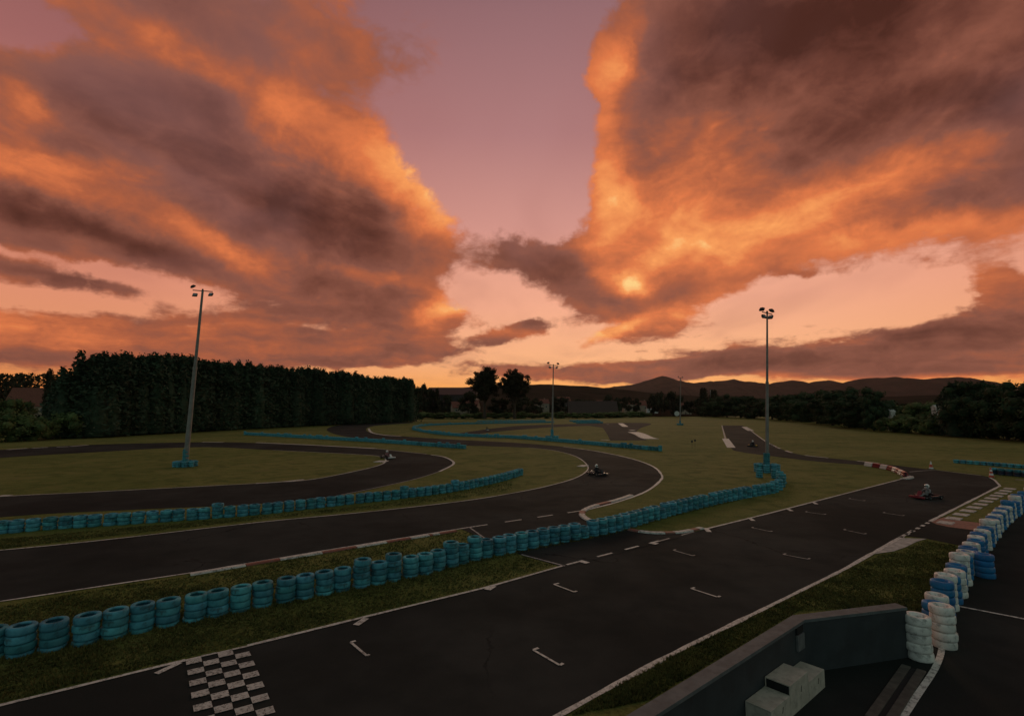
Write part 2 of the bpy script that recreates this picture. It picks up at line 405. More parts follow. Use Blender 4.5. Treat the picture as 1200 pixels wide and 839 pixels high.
class MB:
    """collects shapes and links them as one mesh object"""
    def __init__(self): self.v = []; self.f = []; self.mi = []; self.sm = []
    def add(self, vs, fs, mi=0, smooth=False):
        b = len(self.v); self.v += [tuple(p) for p in vs]
        for f in fs:
            self.f.append(tuple(b + i for i in f)); self.mi.append(mi); self.sm.append(smooth)
    def box(self, c, s, rz=0.0, mi=0, rot=None, bev=0.0):
        R = rot if rot is not None else Matrix.Rotation(rz, 3, 'Z')
        c = Vector(c); x, y, z = (q / 2 for q in s)
        if bev <= 0:
            vs = [c + R @ Vector((sx * x, sy * y, sz * z)) for sz in (-1, 1) for sx, sy in ((-1, -1), (1, -1), (1, 1), (-1, 1))]
            self.add(vs, [(3, 2, 1, 0), (4, 5, 6, 7), (0, 1, 5, 4), (1, 2, 6, 5), (2, 3, 7, 6), (3, 0, 4, 7)], mi)
        else:
            bm = bmesh.new(); bmesh.ops.create_cube(bm, size=1.0)
            for v in bm.verts: v.co = Vector((v.co.x * s[0], v.co.y * s[1], v.co.z * s[2]))
            bmesh.ops.bevel(bm, geom=bm.edges[:], offset=bev, segments=2, affect='EDGES', profile=0.6)
            bm.verts.index_update()
            self.add([c + R @ v.co for v in bm.verts], [[v.index for v in f.verts] for f in bm.faces], mi)
            bm.free()
    def tube(self, p0, p1, r0, r1=None, n=10, mi=0, caps=True):
        r1 = r0 if r1 is None else r1
        p0, p1 = Vector(p0), Vector(p1); d = (p1 - p0).normalized()
        a = d.orthogonal().normalized(); b = d.cross(a)
        vs = []
        for p, r in ((p0, r0), (p1, r1)):
            for i in range(n):
                t = 2 * PI * i / n; vs.append(p + a * (r * math.cos(t)) + b * (r * math.sin(t)))
        fs = [(i, (i + 1) % n, n + (i + 1) % n, n + i) for i in range(n)]
        self.add(vs, fs, mi, True)
        if caps: self.add(vs, [tuple(range(n - 1, -1, -1)), tuple(range(n, 2 * n))], mi)
    def path(self, pts, r, n=8, mi=0):
        for a, b in zip(pts[:-1], pts[1:]): self.tube(a, b, r, r, n, mi)
    def lathe(self, prof, n=24, mi=0, closed=False, M4=None):
        vs = []
        for (r, z) in prof:
            for i in range(n):
                t = 2 * PI * i / n; p = Vector((r * math.cos(t), r * math.sin(t), z)); vs.append(M4 @ p if M4 else p)
        m = len(prof); fs = []
        for j in range(m if closed else m - 1):
            j2 = (j + 1) % m
            for i in range(n):
                i2 = (i + 1) % n; fs.append((j * n + i, j * n + i2, j2 * n + i2, j2 * n + i))
        self.add(vs, fs, mi, True)
    def poly(self, pts, mi=0):
        """flat concave outline, filled"""
        bm = bmesh.new(); vs = [bm.verts.new(p) for p in pts]
        f = bm.faces.new(vs); f.normal_update()
        if f.normal.z < 0: f.normal_flip()
        r = bmesh.ops.triangulate(bm, faces=[f], ngon_method='EAR_CLIP')
        bm.verts.index_update()
        self.add([v.co for v in bm.verts], [[v.index for v in q.verts] for q in bm.faces], mi); bm.free()
    def mesh(self, name, mats):
        me = bpy.data.meshes.new(name); me.from_pydata(self.v, [], self.f)
        for m in (mats if isinstance(mats, (list, tuple)) else [mats]): me.materials.append(m)
        me.polygons.foreach_set('material_index', self.mi); me.polygons.foreach_set('use_smooth', self.sm)
        me.update(); return me
    def build(self, name, mats, parent=None, loc=(0, 0, 0), rot=(0, 0, 0)):
        return link_mesh(name, self.mesh(name, mats), parent, loc, rot)

def spline(pts, n=6):
    """Catmull-Rom through 2-D points"""
    out = []; P = [Vector((*p, 0)) if len(p) == 2 else Vector(p) for p in pts]
    for i in range(len(P) - 1):
        p0 = P[max(i - 1, 0)]; p1 = P[i]; p2 = P[i + 1]; p3 = P[min(i + 2, len(P) - 1)]
        for j in range(n):
            t = j / n
            out.append(0.5 * ((2 * p1) + (p2 - p0) * t + (2 * p0 - 5 * p1 + 4 * p2 - p3) * t * t + (3 * p1 - p0 - 3 * p2 + p3) * t ** 3))
    out.append(P[-1]); return out

def gpath(pts, n=6, smooth=True):
    if not smooth: return [G(*p) for p in pts]
    return [G(p.x, p.y) for p in spline(pts, n)]

def resample(path, step, start=0.0):
    out = []; need = start; acc = 0.0
    for a, b in zip(path[:-1], path[1:]):
        L = (b - a).length
        while acc + L >= need - 1e-9 and L > 0:
            out.append((a + (b - a) * ((need - acc) / L), (b - a).normalized())); need += step
        acc += L
    return out

def plen(path): return sum((b - a).length for a, b in zip(path[:-1], path[1:]))

def sub_path(path, s0, s1):
    """piece of a path between two distances"""
    out = []; acc = 0.0
    for a, b in zip(path[:-1], path[1:]):
        L = (b - a).length
        lo, hi = max(s0, acc), min(s1, acc + L)
        if hi > lo and L > 0:
            if not out: out.append(a + (b - a) * ((lo - acc) / L))
            out.append(a + (b - a) * ((hi - acc) / L))
        acc += L
    return out

def ribbon(mb, path, width, z, mi=0, off=0.0, thick=0.0, jag=0.0):
    if len(path) < 2: return
    L = []; R = []
    for i, p in enumerate(path):
        d = (path[min(i + 1, len(path) - 1)] - path[max(i - 1, 0)]); d.z = 0; d.normalize()
        nrm = Vector((-d.y, d.x, 0))
        w = width / 2 * (1 + jag * random.uniform(-1, 1))
        L.append(Vector((p.x, p.y, 0)) + nrm * (w + off)); R.append(Vector((p.x, p.y, 0)) + nrm * (-w + off))
    n = len(path); up = Vector((0, 0, z))
    vs = [p + up for p in L] + [p + up for p in R]
    mb.add(vs, [(i, n + i, n + i + 1, i + 1) for i in range(n - 1)], mi)
    if thick:
        dn = Vector((0, 0, z - thick)); out = 0.04
        b = [Vector((p.x, p.y, 0)) + (p - q).normalized() * out + dn for p, q in zip(L, R)] + [Vector((q.x, q.y, 0)) + (q - p).normalized() * out + dn for p, q in zip(L, R)]
        mb.add(vs[:n] + b[:n], [(i + 1, i, n + i, n + i + 1)[::-1] for i in range(n - 1)], mi)
        mb.add(vs[n:] + b[n:], [(i, i + 1, n + i + 1, n + i)[::-1] for i in range(n - 1)], mi)
        for e in (0, n - 1): mb.add([vs[e], vs[n + e], b[n + e], b[e]], [(0, 1, 2, 3)], mi)

_ONES = 'first second third fourth fifth sixth seventh eighth ninth tenth eleventh twelfth thirteenth fourteenth fifteenth sixteenth seventeenth eighteenth nineteenth'.split()
_TENS = {2: 'twent', 3: 'thirt', 4: 'fort', 5: 'fift', 6: 'sixt', 7: 'sevent', 8: 'eight', 9: 'ninet'}
def ordinal(n):
    if n < 20: return _ONES[n - 1]
    t, o = divmod(n, 10)
    if t >= 10: return ('hundred-' + ordinal(n - 100)) if n > 100 else 'hundredth'
    return _TENS[t] + ('ieth' if o == 0 else 'y-' + _ONES[o - 1])

def copy_tree(o, parent=None):
    c = o.copy(); COL.objects.link(c); c.parent = parent
    for ch in list(o.children): copy_tree(ch, c)
    return c
# ---------------------------------------------------------------- ground, track, markings
g = MB()
S = 14000
g.add([(-S, -600, 0), (S, -600, 0), (S, S, 0), (-S, S, 0)], [(0, 1, 2, 3)])
tag(g.build('ground', M['turf']), kind='structure')
g = MB(); g.add([(-2600, 345, .02), (-60, 345, .02), (190, 420, .02), (2600, 520, .02), (5000, 5000, .02), (-5000, 5000, .02)], [(0, 1, 2, 3, 4, 5)])
tag(g.build('fields', M['field_soil']), kind='structure')

def area(name, pts, z, m, n=6, smooth=True):
    mb = MB(); P = gpath(pts, n, smooth)
    mb.poly([(p.x, p.y, z) for p in P])
    return tag(mb.build(name, M[m]), kind='structure')

def area_mixed(name, runs, z, m):
    """runs: list of (points, smooth)"""
    P = []
    for pts, sm in runs: P += gpath(pts, 6, sm)
    mb = MB(); mb.poly([(p.x, p.y, z) for p in P]); return tag(mb.build(name, M[m]), kind='structure')

B_LOW = [(1020, 545.5), (960, 541), (905, 534.5), (868, 529.5), (857, 525), (849, 506), (846, 498.5)]
B_UP = [(870, 498.5), (882, 506), (897, 517), (915, 526), (940, 533), (990, 538.5), (1030, 543), (1090, 550), (1150, 557)]
STR_L = [(-400, 927), (0, 827), (210, 775.5), (290, 757), (420, 725), (570, 688.5), (660, 663)]
STR_L2 = [(660, 663), (760, 637), (825, 620.5), (900, 602), (1000, 576), (1060, 560.5)]
STR_R = [(1172, 569.5), (1090, 611), (1070, 621.5), (1055, 630), (990, 667), (900, 711.5), (800, 760.5), (720, 803), (655, 839), (520, 913)]
area_mixed('main_straight', [(STR_L, False), (STR_L2, False), ([(1066, 557.5), (1050, 550.5), (1020, 545.5)], True), (B_LOW, True), (B_UP, True),
           ([(1158, 558.5), (1165, 562)], False), (STR_R, False), ([(460, 1000), (-300, 1000)], False)], 0.006, 'asphalt')
C_OUT = [(-300, 751), (0, 705), (120, 687), (230, 670.5), (400, 642), (550, 618)]
C_OUT2 = [(690, 597), (725, 588), (757, 576), (774, 563), (775, 556), (765, 546.5), (740, 537.5), (700, 529), (660, 523.5), (600, 518.5), (530, 515), (470, 511), (437, 507.5), (429, 503), (440, 499), (484, 495.5)]
C_BACK = [(484, 494.5), (440, 496), (400, 498), (386, 501), (384, 505), (400, 510.5), (440, 516), (500, 521), (560, 522.5), (620, 524.5)]
C_IN = [(620, 524.5), (650, 528), (675, 535), (688, 545), (687, 552.5), (672, 561), (640, 570), (600, 578), (540, 587.5), (430, 600), (300, 612.5), (130, 632), (0, 645), (-300, 672)]
area_mixed('sweeping_track', [(C_OUT, False), ([(550, 618), (680, 598)], False), (C_OUT2, True), (C_BACK, True), (C_IN, True)], 0.010, 'asphalt')
area_mixed('cut_through', [([(540, 619.6), (562, 630), (577, 637), (612, 651), (662, 665), (720, 650), (765, 638), (822, 624)], False),
           ([(806, 621.5), (780, 623.5), (757, 623), (735, 621), (712, 615), (693, 611), (684, 605), (684, 600.5), (692, 595)], True)], 0.014, 'asphalt')
D_OUT = [(-300, 634), (0, 606), (150, 597.5), (300, 590.5), (400, 580), (480, 563), (515, 552.5), (530, 545), (531, 540.5), (518, 535), (490, 531), (440, 526), (370, 522), (300, 519), (240, 518), (110, 521), (0, 527), (-300, 545)]
D_IN = [(-300, 558), (0, 536.5), (100, 530.5), (230, 524), (320, 527.5), (420, 532.5), (445, 535), (452, 539), (445, 545), (410, 553.5), (360, 562.5), (300, 566.5), (100, 577), (0, 582), (-300, 600)]
area_mixed('hairpin_track', [(D_OUT, True), (D_IN, True)], 0.006, 'asphalt')
area_mixed('infield_track', [([(535, 508), (600, 499.5), (680, 496.5), (736, 495.3), (763, 496.5), (752, 501), (746, 506), (752, 511), (758, 516)], True),
           ([(715, 516), (711, 508), (706, 501)], True), ([(690, 499), (640, 501), (580, 506), (560, 509)], True)], 0.006, 'asphalt')
# pit lane, right of the wall and the tyre line
WH = 1.26
W1, W2 = G(942, 726, WH), G(1062, 711.5, WH); W1.z = W2.z = 0
_e = G(765, 839, WH); _e.z = 0
W0 = W1 + (_e - W1).normalized() * 13
pit_px = [(1084, 752), (1096, 728), (1106, 710), (1118, 690), (1130, 664), (1136, 645), (1142, 634), (1156, 619), (1168, 608), (1181, 599.5), (1200, 588), (1260, 566), (1400, 536)]
pit = [W0, W1, W2] + [G(*p) for p in pit_px] + [Vector((150, 52, 0)), Vector((150, 1, 0)), Vector((6, 1, 0)), W0 + Vector((.3, -1.5, 0))]
mb = MB(); mb.poly([(p.x, p.y, 0.006) for p in pit]); tag(mb.build('pit_lane', M['asphalt']), kind='structure')
area('pit_exit', [(1060, 628), (1089, 610.5), (1112, 615), (1146, 621), (1150, 630), (1138, 652), (1128, 640), (1100, 634), (1085, 631)], 0.010, 'asphalt', smooth=False)
area('apron', [(1090, 611), (1107, 606), (1125, 610), (1150, 613), (1146, 622), (1112, 617.5), (1098, 614.5)], 0.016, 'apron_red', smooth=False)
area('runoff_slab', [(1024, 649.5), (1034, 643), (1056, 630.5), (1086, 631.5), (1074, 635), (1062, 641), (1048, 646)], 0.018, 'pale_concrete', smooth=False)

ln = MB()                                     # painted lines, all 4 mm and more above the asphalt
Z = 0.022
def line(pts, w, smooth=False, mi=0, z=Z, jag=0.0, dashes=None):
    w *= K13
    if dashes: dashes = (dashes[0] * K13, dashes[1] * K13)
    P = gpath(pts, 6, smooth)
    if dashes:
        on, off = dashes; s = 0.0; L = plen(P)
        while s < L:
            ribbon(ln, sub_path(P, s, min(s + on, L)), w, z, mi); s += on + off
    else:
        Q = [a for a, _ in resample(P, 0.6)] if jag else P
        if jag: Q.append(P[-1])
        ribbon(ln, Q, w, z, mi, jag=jag)
line(STR_L[:3] + [(217, 774)], 0.10, jag=.15); line([(217, 774), (290, 757.5)], 0.05); line(STR_L[3:], 0.10, jag=.15)
line([(664, 662), (760, 637)], 0.10, dashes=(0.75, 0.7))
line([(768, 635.5), (822, 621)], 0.08, dashes=(0.9, 0.8), mi=1)
line(STR_L2[2:], 0.11, jag=.2)
line(STR_R[2:], 0.13, jag=.25)
line([(1088, 612.5), (1056, 630)], 0.14, dashes=(0.35, 0.42))
line([(1172, 569.5), (1090, 611)], 0.14, jag=.2); line([(1159, 559), (1166, 563), (1172, 569.5)], 0.12)
line(C_OUT, 0.09, jag=.2, mi=0)
line([(550, 618), (692, 597)], 0.10, dashes=(0.9, 0.9))
line([(550, 618), (576, 636.5)], 0.07, mi=1); line([(611, 650), (662, 663.5)], 0.08, mi=1)
line(C_OUT2[:9], 0.16, True, jag=.3)
line(C_OUT2[9:13], 0.10, True, mi=1, dashes=(6, 3))
line(C_IN, 0.10, True, jag=.3, mi=0)
line(D_IN[4:], 0.13, True, mi=0, jag=.3, dashes=None)
line([(300, 518.6), (370, 521.8), (440, 525.6)], 0.55, True); line([(440, 525.6), (475, 529.5), (500, 532)], 0.25, True, mi=1)
line([(505, 533), (520, 535.4), (530.5, 540.5), (530, 545), (515, 552.5)], 0.22, True)
line(D_OUT[4:7], 0.10, True, mi=1)
line([(237, 518), (262, 518.3)], 0.5); line([(8, 527), (32, 525.3)], 0.5); line([(38, 525.2), (56, 524.2)], 0.5); line([(66, 523.9), (80, 523.3)], 0.5); line([(82, 523.2), (103, 521.5)], 0.5)
line([(0, 581), (12, 580.8)], 0.5); line([(300, 566.5), (330, 564.7), (356, 562)], 0.35, True)
line(B_UP[2:7], 0.28, True, dashes=(3.0, 3.2)); line([(877, 502.5), (897, 517), (912, 524.6)], 0.18, True)
line([(850, 514), (857, 524.5)], 1.0); line([(872, 500.2), (880, 504.8)], 1.3); line([(846, 498.5), (850, 514)], 0.25, mi=1)
line([(1066, 553), (1095, 550.7), (1150, 557.3)], 0.15, mi=1)
line([(727, 496), (733, 500)], 1.6); line([(739, 503.8), (743, 504.4)], 1.2); line([(704, 515.2), (714, 515.8)], .5); line([(711, 497.2), (713.5, 497.2)], 1.5)
line([(432, 502), (436, 507), (452, 510), (470, 511.3)], 0.5, True)
line([(1117, 709.5), (1200, 725.5), (1330, 752)], 0.09, jag=.1)
line([(1104, 757), (1102, 769), (1094, 787), (1076, 814), (1058, 841), (1040, 866)], 0.11, True)
line([(1190, 562), (1215, 564)], .2, mi=1)
# starting grid boxes
for a, b, ta, tb in [((411, 753), (430, 769), (6, -1.6), (3, -1.6)), ((625, 762), (656, 780), (6, -2.2), (4, -2.2)), ((649, 685), (673, 694), (6, -1.2), (3, -1.2)),
                     ((810, 690), (841, 700), (4, -1.2), (3, -1.2)), ((789, 645), (812, 651.5), (3, -.8), (2, -.8)), ((918, 650), (947, 655.5), (3, -1), (2, -1)),
                     ((881, 618.5), (903, 623), (2, -.5), (2, -.5)), ((989, 621), (1013, 626), (2, -.7), (2, -.7)), ((944, 600), (966, 603), (2, -.5), (2, -.5)), ((1035, 601), (1058, 604.5), (2, -.5), (2, -.5)),
                     ((995, 584.5), (1012, 587), (2, -.4), (2, -.4))]:
    far = a[1] < 660
    line([a, b], 0.055, mi=1 if far else 0); line([a, (a[0] + ta[0], a[1] + ta[1])], 0.07, mi=1 if far else 0, z=Z + .002); line([b, (b[0] + tb[0], b[1] + tb[1])], 0.07, mi=1 if far else 0, z=Z + .002)
# short bars on the edge line
for a, b, w in [((183, 790), (211, 776.8), .13), ((417, 733), (429, 725), .16), ((571, 691.5), (578, 687), .2), ((827, 619), (831, 623.5), .2), ((878, 607), (883, 610.5), .18), ((923, 596.5), (928, 599), .18), ((953, 588.5), (957, 591), .18)]:
    line([a, b], w, z=Z + .004)
line([(682, 659.6), (687, 658.2)], 0.32, z=Z + .004); line([(764, 637.6), (768, 636.2)], 0.3, z=Z + .004); line([(764, 636.4), (772, 634)], 0.1, z=Z + .006)
# chequered start band
u = (G(290, 758) - G(217, 774)) / 4
v = Vector((u.y, -u.x, 0)).normalized() * 0.315; v = (v + (G(236, 839) - G(217, 774)).normalized() * 0.315) / 2
o = G(217, 774.6) + Vector((0, 0, Z + .006))
for r in range(0, 30):
    for c in range(4):
        if (r + c) % 2 == 0:
            q = o + u * c + v * r; e = [random.uniform(-.012, .012) for _ in range(4)]
            ln.add([q + u * (.02 + e[0]) + v * .02, q + u * (.98 + e[1]) + v * .02, q + u * (.98 + e[2]) + v * .97, q + u * (.02 + e[3]) + v * .97], [(0, 3, 2, 1)], 2)
for c in (1, 3):
    q = o + u * c - v * .28; ln.add([q, q + u, q + u + v * .3, q + v * .3], [(0, 3, 2, 1)], 2)
tag(ln.build('track_markings', [M['line_paint'], M['faded_paint'], M['chequer_paint']]), kind='structure')

# kerbs: real raised strips in painted blocks
kb = MB()
def kerb(pts, blocks, w, h, smooth=True, off=0.0, z0=0.012):
    w *= K13; off *= K13; h *= 1.15
    P = gpath(pts, 8, smooth); L = plen(P); tot = sum(b for b, _ in blocks); s = 0.0
    for b, mi in blocks:
        n = L * b / tot
        if mi is not None: ribbon(kb, sub_path(P, s + .01, s + n - .01), w, z0 + h, mi, off, thick=h)
        s += n
kerb([(222, 673), (310, 658), (400, 643.5), (470, 632), (533, 622)], [(50, 0), (34, 1), (45, 0), (40, 1), (38, 0), (32, 1), (26, 0), (5, 1), (10, 0), (26, 1)], 0.17, 0.05, False, off=-0.11)
kerb([(740, 580.5), (722, 586.5), (700, 592), (688, 596.5), (682, 601), (684, 606), (693, 611), (706, 614.5)], [(20, 0), (8, 1), (14, 0), (5, 1), (16, 0)], 0.24, 0.06)
kerb([(737, 621), (752, 623.5), (770, 625), (795, 624.3), (812, 621.5), (822, 619.2)], [(12, 1), (26, 0), (10, 1), (24, 0), (10, 1), (8, 0)], 0.22, 0.06)
kerb([(1094, 612.5), (1178, 570.3)], [x for i in range(12) for x in ((4.5, 0), (4, None))], 0.50, 0.02, False, off=-0.34)
kerb([(1056, 557.8), (1062, 558.3), (1067, 559.2), (1065, 560.6), (1058, 561.5)], [(1, 0)], 0.35, 0.08)
kerb([(742, 506.5), (750, 509), (758, 513), (764, 514.5)], [(1, 0)], 2.2, 0.06)
kerb([(680, 547), (686, 545.4)], [(1, 0)], 0.6, .05); kerb([(443, 541.8), (450, 540.2)], [(1, 0)], 0.9, .05)
tag(kb.build('kerbs', [M['kerb_white'], M['kerb_red']]), kind='structure')
# ---------------------------------------------------------------- tyres
TR, TH, THW = 0.320, 0.214, 0.222
def tyre_profile(R=TR, H=TH):
    h = H / 2
    return [(R * .60, h * .80), (R * .66, h * .98), (R * .80, h * 1.0), (R * .935, h * .89), (R * .988, h * .62), (R, h * .2), (R * .994, 0), (R, -h * .2), (R * .988, -h * .62), (R * .935, -h * .89), (R * .80, -h), (R * .66, -h * .98), (R * .60, -h * .8), (R * .63, -h * .4), (R * .86, -h * .25), (R * .86, h * .25), (R * .63, h * .4)]
def tyre_mesh(m, n=28):
    b = MB(); b.lathe(tyre_profile(), n, closed=True); return b.mesh('tyre', M[m])
def wrapped_mesh(m, seed, n=30):
    """painted tyre swollen with paint and half filled in the middle"""
    rr = random.Random(seed); R, h = .305, .114
    pr = [(.001, -h * .25), (R * .34, -h * .15), (R * .50, h * .25), (R * .58, h * .86), (R * .68, h * 1.0), (R * .86, h * .99), (R * .955, h * .86), (R * .992, h * .5), (R, 0), (R * .992, -h * .5), (R * .955, -h * .86), (R * .80, -h), (R * .3, -h)]
    b = MB(); b.lathe(pr, n)
    for i, p in enumerate(b.v):
        q = Vector(p); k_ = mnoise.noise(q * 7 + Vector((seed * 3.1, 0, 0))) * .010 + mnoise.noise(q * 19 + Vector((0, seed, 0))) * .008
        inner = max(0, 1 - math.hypot(q.x, q.y) / (R * .7))
        b.v[i] = (q.x * (1 + k_), q.y * (1 + k_), q.z + k_ * (.4 + 2.5 * inner))
    return b.mesh('tyre', M[m])
TYRE = {'turquoise_rubber': [tyre_mesh('turquoise_rubber')]}
for c_ in ('white_rubber', 'blue_rubber'): TYRE[c_] = [wrapped_mesh(c_, s) for s in range(4)]
def low_stack(m, n_t, seed):
    rr = random.Random(seed); b = MB()
    h = TH / 2; pr = [(TR * .60, h * .6), (TR * .72, h), (TR * .92, h * .85), (TR, h * .2), (TR, -h * .2), (TR * .92, -h * .85), (TR * .72, -h), (TR * .6, -h * .6)]
    for i in range(n_t):
        b.lathe(pr, 14, closed=True, M4=Matrix.Translation((rr.uniform(-.02, .02), rr.uniform(-.02, .02), TH * (i + .5))))
    return b.mesh('tyre_stack', M[m] if isinstance(m, str) else m)
LOW = {(m, n): [low_stack(m, n, s) for s in range(3)] for m in ('turquoise_rubber',) for n in (2, 3, 4)}
LOW[('navy_rubber', 2)] = [low_stack('navy_rubber', 2, 5)]

def detailed_stack(p, n_t, colour, label, group, rz=None, lean=0.03, sink=0.02):
    t = thing('tyre_stack', label, 'tyre stack', (p.x, p.y, -sink), random.uniform(0, 6.28) if rz is None else rz, group)
    ox = oy = 0.0
    for i in range(n_t):
        ox = random.uniform(-lean, lean) * .7; oy = random.uniform(-lean, lean) * .7
        o = link_mesh('tyre', random.choice(TYRE[colour]), t, (ox, oy, (TH if colour[0] == 't' else THW) * (i + .5)), (random.uniform(-.025, .025), random.uniform(-.025, .025), random.uniform(0, 6.28)))
        o.scale = (random.uniform(.96, 1.03),) * 2 + (1.0,)
    return t
def plain_stack(p, n_t, label, group, colour='turquoise_rubber'):
    o = link_mesh('tyre_stack', random.choice(LOW[(colour, n_t)]), None, (p.x, p.y, -.02), (0, 0, random.uniform(0, 6.28)))
    return tag(o, label, 'tyre stack', group)

ROW1 = [(-46, 776), (-4, 773), (33, 767.5), (69, 761), (102, 755), (133, 748), (162, 741.5), (192, 735), (220, 729.5), (247, 724), (274, 718), (322, 708.5), (369, 699), (427, 688), (467, 679.5), (500, 672), (531, 663.5), (561, 655.5), (588, 650), (615, 644), (639, 639), (664, 634.5), (702, 627), (731, 620), (770, 608), (820, 595), (862, 585.5), (892, 580), (905, 577.5)]
ROW2 = [(-60, 630), (0, 625.5), (60, 620.5), (125, 616), (200, 611), (300, 603.5), (400, 592), (460, 585.5), (525, 577), (570, 568), (600, 560), (611, 556)]
ROW3 = [(287, 509.5), (350, 513), (400, 516), (430, 517.6), (480, 521), (547, 526)]
ROW4 = [(484, 503.5), (500, 507), (530, 510.5), (570, 512.5), (600, 513.5), (640, 516.5), (680, 520), (730, 524.5), (774, 528.5)]
ROW4B = [(484, 503.5), (487, 501), (500, 499), (530, 497.6), (565, 496.7), (610, 495.9), (650, 495.2)]
pts1 = resample(gpath(ROW1, 6), 0.65)
nT1 = len(pts1)
TALL = {}
for i, (p, d) in enumerate(pts1):
    px = 600 + FPX * p.x / p.y          # only used to recall which stacks stand four high in the photo
    tall = any(a < px < b for a, b in ((420, 434), (460, 474), (524, 540), (556, 568)))
    n_t = 5 if tall else (3 if random.random() < .10 else 4)
    jit = Vector((random.uniform(-.03, .03), random.uniform(-.04, .04), 0))
    if i < nT1 // 2: lab = f'turquoise tyre stack by the main straight, {ordinal(i + 1)} from the row\'s near end'
    else: lab = f'turquoise tyre stack by the main straight, {ordinal(nT1 - i)} from the row\'s mast end'
    detailed_stack(p + jit + p.normalized() * .22, n_t, 'turquoise_rubber', lab, 'turquoise tyre stacks beside the main straight', sink=.11)
pts2 = resample(gpath(ROW2, 6), 0.66)
for i, (p, d) in enumerate(pts2):
    n = len(pts2) - i
    lab = f'turquoise tyre stack between hairpin and sweeping bend, {ordinal(n)} from the row\'s far end'
    detailed_stack(p + p.normalized() * .22 + Vector((random.uniform(-.04, .04), random.uniform(-.04, .04), 0)), 4 if random.random() < .06 else 3, 'turquoise_rubber', lab, 'turquoise tyre stacks between hairpin and sweeping bend')
pts3 = resample(gpath(ROW3, 6), 0.68)
pts4 = resample(gpath(ROW4, 6), 0.68)
BACK = Vector((0, .25, 0))
n3, n4 = 18, 18                                # the nearest ones of the two far rows stay single; the rest is one mass
mass = []
for pts, n_, lab, grp in ((pts3, n3, 'behind hairpin', 'turquoise tyre stacks behind the hairpin'), (pts4, n4, 'beyond sweeping bend', 'turquoise tyre stacks beyond the sweeping bend')):
    for j, (p, d) in enumerate(reversed(pts)):
        if j < n_: plain_stack(p + Vector((0, random.uniform(-.05, .05), 0)), 4 if random.random() < .12 else 3, f'distant turquoise tyre stack in row {lab}, {ordinal(j + 1)} from its right end', grp)
        else: mass.append(p + Vector((0, random.uniform(-.05, .05), 0)))
mass += [p for p, d in resample(gpath(ROW4B, 6), 0.7)]
for k_, (a, b) in enumerate([((668, 493.8), (700, 493.4)), ((676, 496.2), (706, 495.9)), ((672, 495), (704, 494.6)), ((560, 494.2), (640, 493.6))]):
    mass += [p for p, d in resample([G(*a), G(*b)], 0.7)]
mm = MB()
h = TH / 2; pr = [(TR * .60, h * .6), (TR * .72, h), (TR * .92, h * .85), (TR, h * .2), (TR, -h * .2), (TR * .92, -h * .85), (TR * .72, -h), (TR * .6, -h * .6)]
for p in mass:
    for i in range(random.choice((3, 3, 3, 3, 3, 4))):
        mm.lathe(pr, 10, closed=True, M4=Matrix.Translation((p.x + random.uniform(-.03, .03), p.y + random.uniform(-.03, .03), TH * (i + .5))))
tag(mm.build('far_tyre_barrier', M['turquoise_rubber']), 'far turquoise tyre barrier round the infield loop', 'tyre barrier', kind='stuff')
pts5 = resample(gpath([(1121, 542.5), (1160, 545.5), (1200, 549), (1230, 551.5)], 4), 0.64)
for i, (p, d) in enumerate(pts5):
    plain_stack(p, 2, f'low turquoise tyre stack on grass beyond the track end, {ordinal(i + 1)} from the cone side', 'low turquoise tyre stacks beyond the track end')
pts6 = resample(gpath([(1165, 555.5), (1200, 559), (1230, 562)], 4), 0.64)
for i, (p, d) in enumerate(pts6):
    t = plain_stack(p, 2, f'low dark navy tyre stack with turquoise top, {ordinal(i + 1)} from the red cone', 'low dark tyre stacks near the red cone', 'navy_rubber')
    o = link_mesh('tyre', TYRE['turquoise_rubber'][0], t, (0, 0, TH * 2.5)); o['label'] = 'turquoise top tyre'
# white and blue stacks along the pit lane
WB = [(1088, 752), (1100, 730), (1110, 713), (1122, 693), (1135, 669), (1147, 650), (1158, 635.5), (1170, 620), (1184, 607), (1200, 596), (1225, 582), (1260, 567)]
ptw = resample(gpath(WB, 6), 0.88)
detailed_stack(G(1078, 771), 5, 'white_rubber', 'leaning white tyre stack five high at the end of the pit wall', 'white tyre stacks along the pit lane', lean=.022)
for i, (p, d) in enumerate(ptw):
    if i == 0:
        detailed_stack(G(1107, 757), 5, 'white_rubber', 'white tyre stack beside the pit wall end, on the curved white line', 'white tyre stacks along the pit lane', lean=.022)
        continue
    white = i % 2 == 0
    n_t = 5 if random.random() < .3 else 4
    side = Vector((d.y, -d.x, 0)) * (random.uniform(-.05, .05) + (0.02 if white else .02))
    k_ = (i + 1) // 2
    c = 'white' if white else 'blue'
    detailed_stack(p + side, n_t, c + '_rubber', f'{c} painted tyre stack in the pit lane row, {ordinal(k_ + 2 if white else k_)} {c} one from the wall', f'{c} tyre stacks along the pit lane', lean=.022)
detailed_stack(G(1140, 672), 4, 'blue_rubber', 'blue tyre stack standing out into the pit lane, touching the row', 'blue tyre stacks along the pit lane')
detailed_stack(G(1155, 676), 4, 'blue_rubber', 'blue tyre stack standing farthest out into the pit lane', 'blue tyre stacks along the pit lane')
